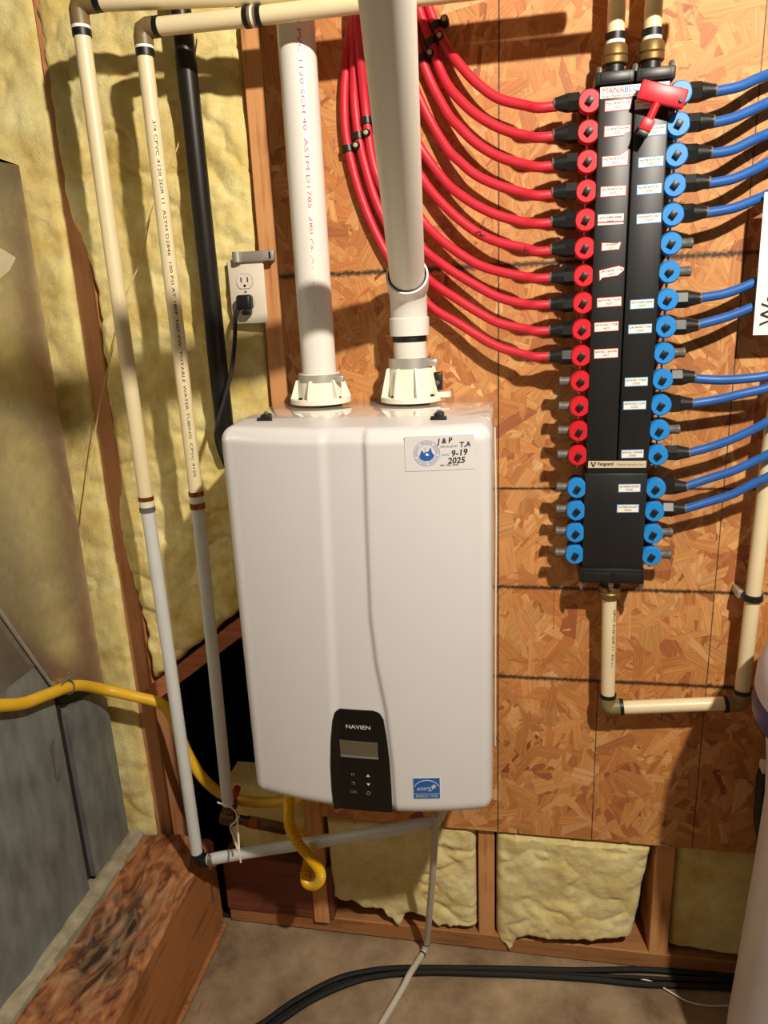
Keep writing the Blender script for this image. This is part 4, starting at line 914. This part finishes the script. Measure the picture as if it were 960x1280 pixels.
MB().tube([(xa+.008, PY, z_bot+.005), (xa+.009, PY, z_bot-.012), (xa+.016, PY, z_bot-.018), (xa+.034, PY, z_bot-.014)], r1+.002, 16).build('elbow', rubber, t1)
cpipe([(xa+.03, PY, z_bot-.014), pB[2], pB[3], pB[4], pB[5], pB[5]+Vector((.02, 0, .05)), pB[5]+Vector((.02, 0, .140))], r1-.0006, pex_white, t1)
dv_ = (pB[2]-pB[1]).normalized(); ringband(Vector((xa+.044, PY, z_bot-.012)), tuple(dv_), r1+.0016, .012, bolt_m, t1)

t2 = thing('water_pipe', 'cream water pipe with black print, hanging from the elbow beside the black iron pipe', 'pipe', (-.11, PY, .5))
_j = at(246, 624, y=PY); xb = _j.x; z2 = _j.z; zB = at(250, 27, y=PY).z; z2b = at(284, 1000, y=PY).z; xq = [at(q, 23, y=PY).x for q in (309, 317, 325)]
cpipe([(xb, PY, z2), (xb-.001, PY, zB-.02)], r1-.0006, cpvc, t2); cpipe([(xb-.010, PY, z2b-.01), (xb-.004, PY, .2+FZ), (xb, PY, z2)], r1-.0012, pex_white, t2)
ringband((xb, PY, z2+.012), (0, 0, 1), r1+.001, .009, copper, t2); ringband((xb, PY, z2), (0, 0, 1), r1, .010, zip_w, t2); ringband((xb, PY, z2-.013), (0, 0, 1), r1+.0012, .011, copper, t2)
MB().tube([(xb, PY, zB-.026), (xb, PY, zB-.012), (xb+.002, PY, zB-.003), (xb+.010, PY, zB), (xb+.022, PY, zB)], r1+.002, 18).build('elbow', elbow_m, t2)
ringband((xb, PY, zB-.036), (0, 0, 1), r1+.0016, .011, rubber, t2); ringband((xb, PY, zB-.028), (0, 0, 1), r1+.0014, .005, label_w, t2); ringband((xb+.027, PY, zB), (1, 0, 0), r1+.0018, .009, rubber, t2); ringband((xb+.0205, PY, zB), (1, 0, 0), r1+.0014, .005, label_w, t2)
cpipe([(xb+.02, PY, zB), (xq[0], PY, zB-.002)], r1, cpvc, t2); cpipe([(xq[1], PY, zB-.002), (.75, PY, zB+.0)], r1, cpvc, t2)
MB().lathe([(r1, -.013), (r1+.0014, -.012), (r1+.0014, .012), (r1, .013)], frame((xq[1], PY, zB-.002), (1, 0, 0)), 20).build('coupling', elbow_m, t2)
for dx in (xq[0], xq[2]): ringband((dx, PY, zB-.002), (1, 0, 0), r1+.0018, .008, rubber, t2)
ringband((xq[1], PY, zB-.002), (1, 0, 0), r1+.0018, .004, label_w, t2)
text_on('print_line', '3/4 CPVC 4120 SDR 11  ASTM D2846  100 PSI AT 180F  NSF PW  POTABLE WATER TUBING  CPVC 4120', .0070, on_cyl((xb, PY, .88+FZ), (0, 0, -1), r1-.0006, (.55, -.9, 0)), ink_black, t2, width=.62)

bp_ = thing('black_iron_pipe', 'black iron pipe running down in front of the fiberglass beside the outlet', 'pipe', (-.105, -.04, .3))
cpipe([(-.085, .06, .58+FZ), (-.095, .0, .585+FZ), (-.101, -.035, .605+FZ), (-.103, -.045, .64+FZ), (-.107, -.045, ZT)], .0185, iron, bp_, n=28)

# ------------------------------------------------------------------ outlet and cord
pl_c = [at(*q, y=-.018) for q in ((282, 323), (328, 321), (336, 405), (290, 407))]
ox = sum(p.x for p in pl_c)/4; oz = sum(p.z for p in pl_c)/4
ou = thing('wall_outlet', 'white duplex outlet with a black plug in its lower socket, strapped to the stud', 'outlet', (ox, 0, oz))
OYF = -.018
MB().bbox((ox-.0355, OYF, oz-.060), (ox+.0365, OYF+.006, oz+.060), .002).build('cover_plate', plate_w, ou)
MB().bbox((ox-.028, OYF+.005, oz-.05), (ox+.026, .02, oz+.05), .002).build('box', galv_strap, ou)
for s in (1, -1):
    pts = []
    for k in range(24):
        a_ = 2*PI*k/24; pts.append((ox-.003+.0165*math.cos(a_), oz+s*.0195+max(-.0135, min(.0135, .0165*math.sin(a_)))))
    f = MB().prism(pts, OYF-.0018, OYF+.001).build('receptacle', plate_w, ou, smooth=0)
    MB().tube([(p[0], OYF-.0006, p[1]) for p in pts+[pts[0]]], .0007, 5).build('receptacle_seam', ink_grey, f)
    if s > 0:
        for dx in (-.0065, .0065): MB().box((ox-.003+dx-.0011, OYF-.0024, oz+.0175), (ox-.003+dx+.0011, OYF-.001, oz+.0265)).build('slot', black_pl, f, smooth=0)
        MB().lathe([(.0026, 0), (.0026, .0012)], frame((ox-.003, OYF-.0012, oz+.0110), (0, -1, 0)), 12).build('ground_hole', black_pl, f)
MB().lathe([(.0025, 0), (.0022, .0012)], frame((ox-.003, OYF, oz), (0, -1, 0)), 10).build('screw', bolt_m, ou)
b = MB(); b.bbox((ox-.016, OYF-.008, oz+.054), (ox+.062, OYF-.001, oz+.073), .003); b.lathe([(.009, -.0095), (.009, .0095)], frame((ox-.012, OYF-.006, oz+.0635), (0, 0, 1)), 14); b.bbox((ox+.050, OYF-.008, oz+.054), (ox+.0575, -.0008, oz+.073), .002)
b.build('strap_bracket', galv_strap, ou)
cdn = thing('power_cord', 'black power cord and plug running from the outlet down behind the heater', 'cord', (ox, OYF, oz-.03))
plg = MB().bbox((ox-.017, OYF-.024, oz-.034), (ox+.013, OYF-.002, oz-.006), .006, seg=3); plg.bbox((ox-.008, OYF-.022, oz-.044), (ox+.009, OYF-.002, oz-.030), .004, seg=2)
plg.build('plug', rubber, cdn)
cpts = [Vector((ox-.010, OYF-.013, oz-.022)), at(295, 395, y=-.04), at(293, 430, y=-.055), at(289, 465, y=-.075), at(280, 500, y=-.10), at(272, 530, y=-.12), at(272, 555, y=-.12), at(290, 600, y=-.10), at(330, 680, y=-.06)]
MB().tube(smooth_path(cpts, 8), .0042, 10).build('cord', rubber, cdn)

# ------------------------------------------------------------------ gas line
g = thing('gas_line', 'smooth yellow gas tubing running across the duct and behind the water pipes', 'gas line', tuple(at(95, 858, x=-.452)))
xg = -.452
gp = [at(-40, 884, x=xg), at(0, 882, x=xg), at(30, 879, x=xg), at(60, 868, x=xg), at(95, 857, x=xg+.004), at(130, 862, y=-.095), at(170, 871, y=-.075), at(200, 879, y=-.062), at(213, 893, y=-.06), at(223, 915, y=-.06), at(236, 945, y=-.06), at(256, 975, y=-.06), at(283, 995, y=-.06), at(320, 1003, y=-.06), at(350, 1002, y=-.06), at(380, 997, y=-.06)]
MB().tube(smooth_path(gp, 8), .0122, 16).build('tubing', yellow_t, g)
ti = thing('wire_tie', 'twisted grey wire tie round the yellow gas tubing on the duct', 'wire tie', tuple(at(88, 860, x=xg)))
c0 = near(smooth_path(gp, 8), (88, 859)); tn = Vector((0, 1, 0))
MB().tube([c0+Vector((math.cos(a_)*.0142, -.002+.004*math.sin(a_), math.sin(a_)*.0142)) for a_ in np.linspace(0, 2*PI, 24)], .0017, 6).build('loop', grey_pl, ti)
MB().tube(smooth_path([c0+Vector((.012, 0, .010)), c0+Vector((.010, -.006, .022)), c0+Vector((.004, -.010, .030)), c0+Vector((.010, -.004, .036)), c0+Vector((.012, .002, .028)), c0+Vector((.004, -.03, .020))], 6), .0016, 6).build('twist', grey_pl, ti)
VYV = -.095
gv = thing('gas_valve', 'dark brass gas valve with a red handle below the left side of the heater', 'valve', tuple(at(300, 1023, y=VYV)))
va, vb = at(276, 1020, y=VYV), at(357, 1036, y=VYV); vd = (vb-va).normalized(); L_ = (vb-va).length
MB().lathe([(.010, 0), (.016, .002), (.0175, .012), (.0175, .034), (.014, .038)], frame(va, vd), 18).build('tee_body', dark_brass, gv)
MB().lathe([(.0105, .036), (.0105, .062), (.0125, .063), (.0125, .070), (.0105, .071)], frame(va, vd), 16).build('nipple', dark_brass, gv)
MB().lathe([(.0125, .070), (.0140, .072), (.0140, .090), (.0125, .092)], frame(va, vd), 6).build('hex_nut', copper, gv)
MB().lathe([(.0120, .092), (.0135, .094), (.0135, L_), (.011, L_+.004)], frame(va, vd), 6).build('hex_nut', dark_brass, gv)
h0, h1 = at(288, 1008, y=VYV), at(303, 968, y=VYV-.01); hd = (h1-h0).normalized()
MB().lathe([(.015, -.012), (.0145, .010), (.011, .020), (.009, .026)], frame(h0, hd), 14).build('valve_stem', dark_brass, gv)
MB().tube([h0+hd*.026, h0+hd*.04, h0+hd*.062], [.007, .0095, .008], 10).build('red_handle', red_h, gv)
cx_ = thing('gas_connector', 'bright yellow corrugated gas connector looping below the heater', 'gas connector', tuple(at(380, 1060, y=-.17)))
kp = [at(362, 990, y=-.17), at(361, 1012, y=-.172), at(362, 1032, y=-.175), at(371, 1052, y=-.18), at(386, 1070, y=-.18), at(398, 1085, y=-.178), at(400.5, 1097, y=-.172), at(394, 1106, y=-.16), at(384, 1104, y=-.142), at(381, 1093, y=-.120), at(384, 1078, y=-.104), at(388, 1062, y=-.098), at(380, 1046, y=-.096), at(368, 1037, y=-.095), at(356, 1035, y=VYV)]
sp_ = smooth_path(kp, 10); acc = [0]
for i in range(1, len(sp_)): acc.append(acc[-1]+(sp_[i]-sp_[i-1]).length)
tot = acc[-1]; NN = int(tot/.0011); dense = []
for i in range(NN+1):
    s = tot*i/NN; j = min(len(acc)-2, max(0, int(np.searchsorted(acc, s))-1)); u = (s-acc[j])/max(1e-9, acc[j+1]-acc[j]); dense.append(sp_[j].lerp(sp_[j+1], u))
MB().tube(dense, [.0100+.0020*math.sin(2*PI*i*.0011/.0056) for i in range(NN+1)], 14).build('corrugated_hose', yellow_f, cx_)
tp_ = at(391, 1057, y=-.14); MB().bbox((tp_.x-.006, -.146, tp_.z-.014), (tp_.x+.008, -.138, tp_.z+.010), .002, M=None).build('tag', mat('yellow_tag', (206, 176, 60), .5), cx_)
for nm, c_px, lab in (('zip_tie', (292, 1010), 'white zip tie round the dark brass gas valve'), ('zip_tie', (299, 1040), 'white zip tie hanging from the gas valve over the white water pipe')):
    if c_px[1] == 1010: pts = [at(272, 1003, y=-.15), at(281, 1006, y=-.155), at(290, 1010, y=-.15), at(296, 1018, y=-.145), at(295, 1026, y=-.14), at(288, 1034, y=-.14), at(293, 1048, y=-.15), at(297, 1062, y=-.17)]
    else: pts = [at(299, 1020, y=-.145), at(297, 1026, y=-.16), at(298, 1045, y=-.19), at(299, 1062, y=-.21), at(301, 1078, y=-.215)]
    tag(MB().tube(smooth_path(pts, 6), .0021, 6).build(nm, zip_w), lab, 'zip tie')

# ------------------------------------------------------------------ string, drain tube, floor cables
sp = [at(*q, y=-.03) for q in ((248, 30), (242, 85), (238, 120), (225, 175), (190, 265), (178, 320), (158, 370), (140, 440), (124, 510), (112, 590), (101, 665))]
tag(MB().tube(smooth_path(sp, 6), .0014, 6).build('string', string_m), 'thin straw-coloured string dangling in front of the fiberglass', 'string')
dr = thing('drain_hose', 'thin translucent drain hose dropping from the heater and lying on the floor', 'hose', tuple(at(533, 1185, z=.01)))
dp = [at(545, 1018, y=-.17), at(544, 1040, y=-.16), at(541, 1090, y=-.12), at(537, 1140, y=-.07), at(534, 1172, y=-.028), at(532, 1184, z=.022), at(526, 1196, z=.012), at(512, 1218, z=.0215), at(505, 1232, z=.018), at(490, 1258, z=.010), at(474, 1285, z=.008), at(450, 1330, z=.008)]
MB().tube(smooth_path(dp, 6), .0075, 12).build('hose', mat('milky_tube', (190, 184, 168), .35, var=.03), dr)
ringband(at(533, 1179, y=-.02), (0, -.3, 1), .0085, .005, rubber, dr); ringband(at(528, 1193, z=.012), (-.4, -1, .0), .0085, .004, dark_brass, dr)
cab = [[(250, 1330), (300, 1295), (330, 1278), (370, 1250), (420, 1224), (460, 1214), (500, 1210), (560, 1210), (640, 1211), (720, 1213), (800, 1212), (860, 1216), (915, 1220), (1000, 1228)],
       [(290, 1330), (320, 1297), (345, 1280), (390, 1250), (440, 1228), (480, 1219), (540, 1215.5), (600, 1217), (660, 1219), (740, 1224), (800, 1230), (860, 1232), (915, 1235), (1000, 1240)],
       [(270, 1332), (312, 1298), (338, 1280), (380, 1252), (430, 1228), (470, 1220), (520, 1216), (580, 1214.5), (650, 1216), (730, 1219), (800, 1222), (860, 1225), (915, 1228), (1000, 1234)]]
for i, px in enumerate(cab):
    pts = [at(*q, z=.0072 if i < 2 else .0065) for q in px]
    lab = ['black cable on the floor running closest to the bottom plate', 'black cable on the floor running farthest out from the bottom plate', 'thinner black cable on the floor squeezed between two others'][i]
    tag(MB().tube(smooth_path(pts, 6), .0068 if i < 2 else .0045, 10).build('floor_cable', rubber), lab, 'cable', 'black cables on the floor')
tag(MB().tube(smooth_path([at(*q, z=.006) for q in ((780, 1220), (815, 1227), (838, 1240), (860, 1252), (885, 1257), (912, 1257), (960, 1256))], 6), .0016, 6).build('thin_wire', zip_w), 'thin cream wire on the floor crossing under the black cables', 'wire')

# ------------------------------------------------------------------ right edge: tank, paper, stub
tk = thing('water_tank', 'large white cylindrical tank with a dark blue band standing on the floor', 'tank', (1.105, -.30, 0))
sil = [at(*q, y=-.25) for q in ((948, 800), (948, 837), (947, 861), (951.6, 880), (956, 917), (957, 952), (955, 1000), (940, 1097), (920, 1213), (908, 1280))]
tc = Vector((1.105, -.30, 0)); sight = Vector((.9-CAM[0], -.25-CAM[1], 0)).normalized(); nrm = Vector((sight.y, -sight.x, 0))
prof = []
for p in sil: prof.append(((tc-Vector((p.x, p.y, 0))).dot(nrm), p.z))
prof = sorted(prof, key=lambda q: q[1]); r_top = prof[-4][0]; zt_ = prof[-4][1]
base = [(r, z) for r, z in prof if z < .205+FZ]; base = [(base[0][0], .0)]+base
MB().lathe(base+[(base[-1][0], .196+FZ)], frame((tc.x, tc.y, 0), (0, 0, 1)), 64).build('tank_body', tank_m, tk)
rb = max(r for r, z in prof if z > .2+FZ)
MB().lathe([(base[-1][0], .188+FZ), (rb+.001, .194+FZ), (rb+.001, .232+FZ), (rb, .234+FZ)], frame((tc.x, tc.y, 0), (0, 0, 1)), 64).build('blue_band', tank_blue, tk)
MB().lathe([(rb, .230+FZ), (rb-.001, .262+FZ), (rb-.012, .30+FZ), (rb-.04, .335+FZ), (rb-.09, .36+FZ), (.02, .372+FZ)], frame((tc.x, tc.y, 0), (0, 0, 1)), 64).build('tank_dome', tank_m, tk)
pp = thing('paper_sheet', 'white printed sheet hanging on edge in front of the blue tubes', 'paper', tuple(at(945, 418, y=-.060)))
pa, pb_ = at(957.5, 240, y=-.060), at(941, 419, y=-.060)
V = [(pb_.x, -.060, pb_.z), (pb_.x+.28, -.048, pb_.z-.004), (pb_.x+.28, -.048, pa.z), (pa.x-.002, -.060, pa.z)]
MB().add(V+[(p[0], p[1]+.0006, p[2]) for p in V], [(0,1,2,3),(7,6,5,4),(0,4,5,1),(1,5,6,2),(2,6,7,3),(3,7,4,0)]).build('sheet', paper, pp, smooth=0)
wc = at(956.5, 396, y=-.0605)
text_on('sheet_lettering', 'Wa', .036, lambda u, v: Vector((wc.x+.006-v, -.0612+.0535*max(0, (wc.x+.006-v)-pb_.x), wc.z+.012+u)), ink_black, pp)
MB().lathe([(.0035, 0), (.0035, .052)], frame((pb_.x+.2, -.052, pa.z-.06), (0, 1, 0)), 8).build('hanging_peg', steel, pp)
sp0 = at(949, 957, y=-.05); sp0.x += .006
sb = thing('stub_pipe', 'short white pipe stub with a black tube hanging from it, behind the tank', 'pipe', tuple(sp0))
MB().tube([(sp0.x-.002, -.052, sp0.z), (sp0.x+.012, -.052, sp0.z), (sp0.x+.08, -.045, sp0.z), (sp0.x+.20, -.02, sp0.z), (sp0.x+.24, .0, sp0.z)], .0145, 16).build('white_stub', pvc, sb)
MB().tube([(sp0.x+.004, -.052, sp0.z-.012), (sp0.x+.003, -.05, sp0.z-.03), (sp0.x+.006, -.05, sp0.z-.12), (sp0.x+.03, -.045, sp0.z-.24)], .0120, 14).build('black_tube', rubber, sb)

bpy.data.objects.remove(_txto); bpy.data.curves.remove(_txt)
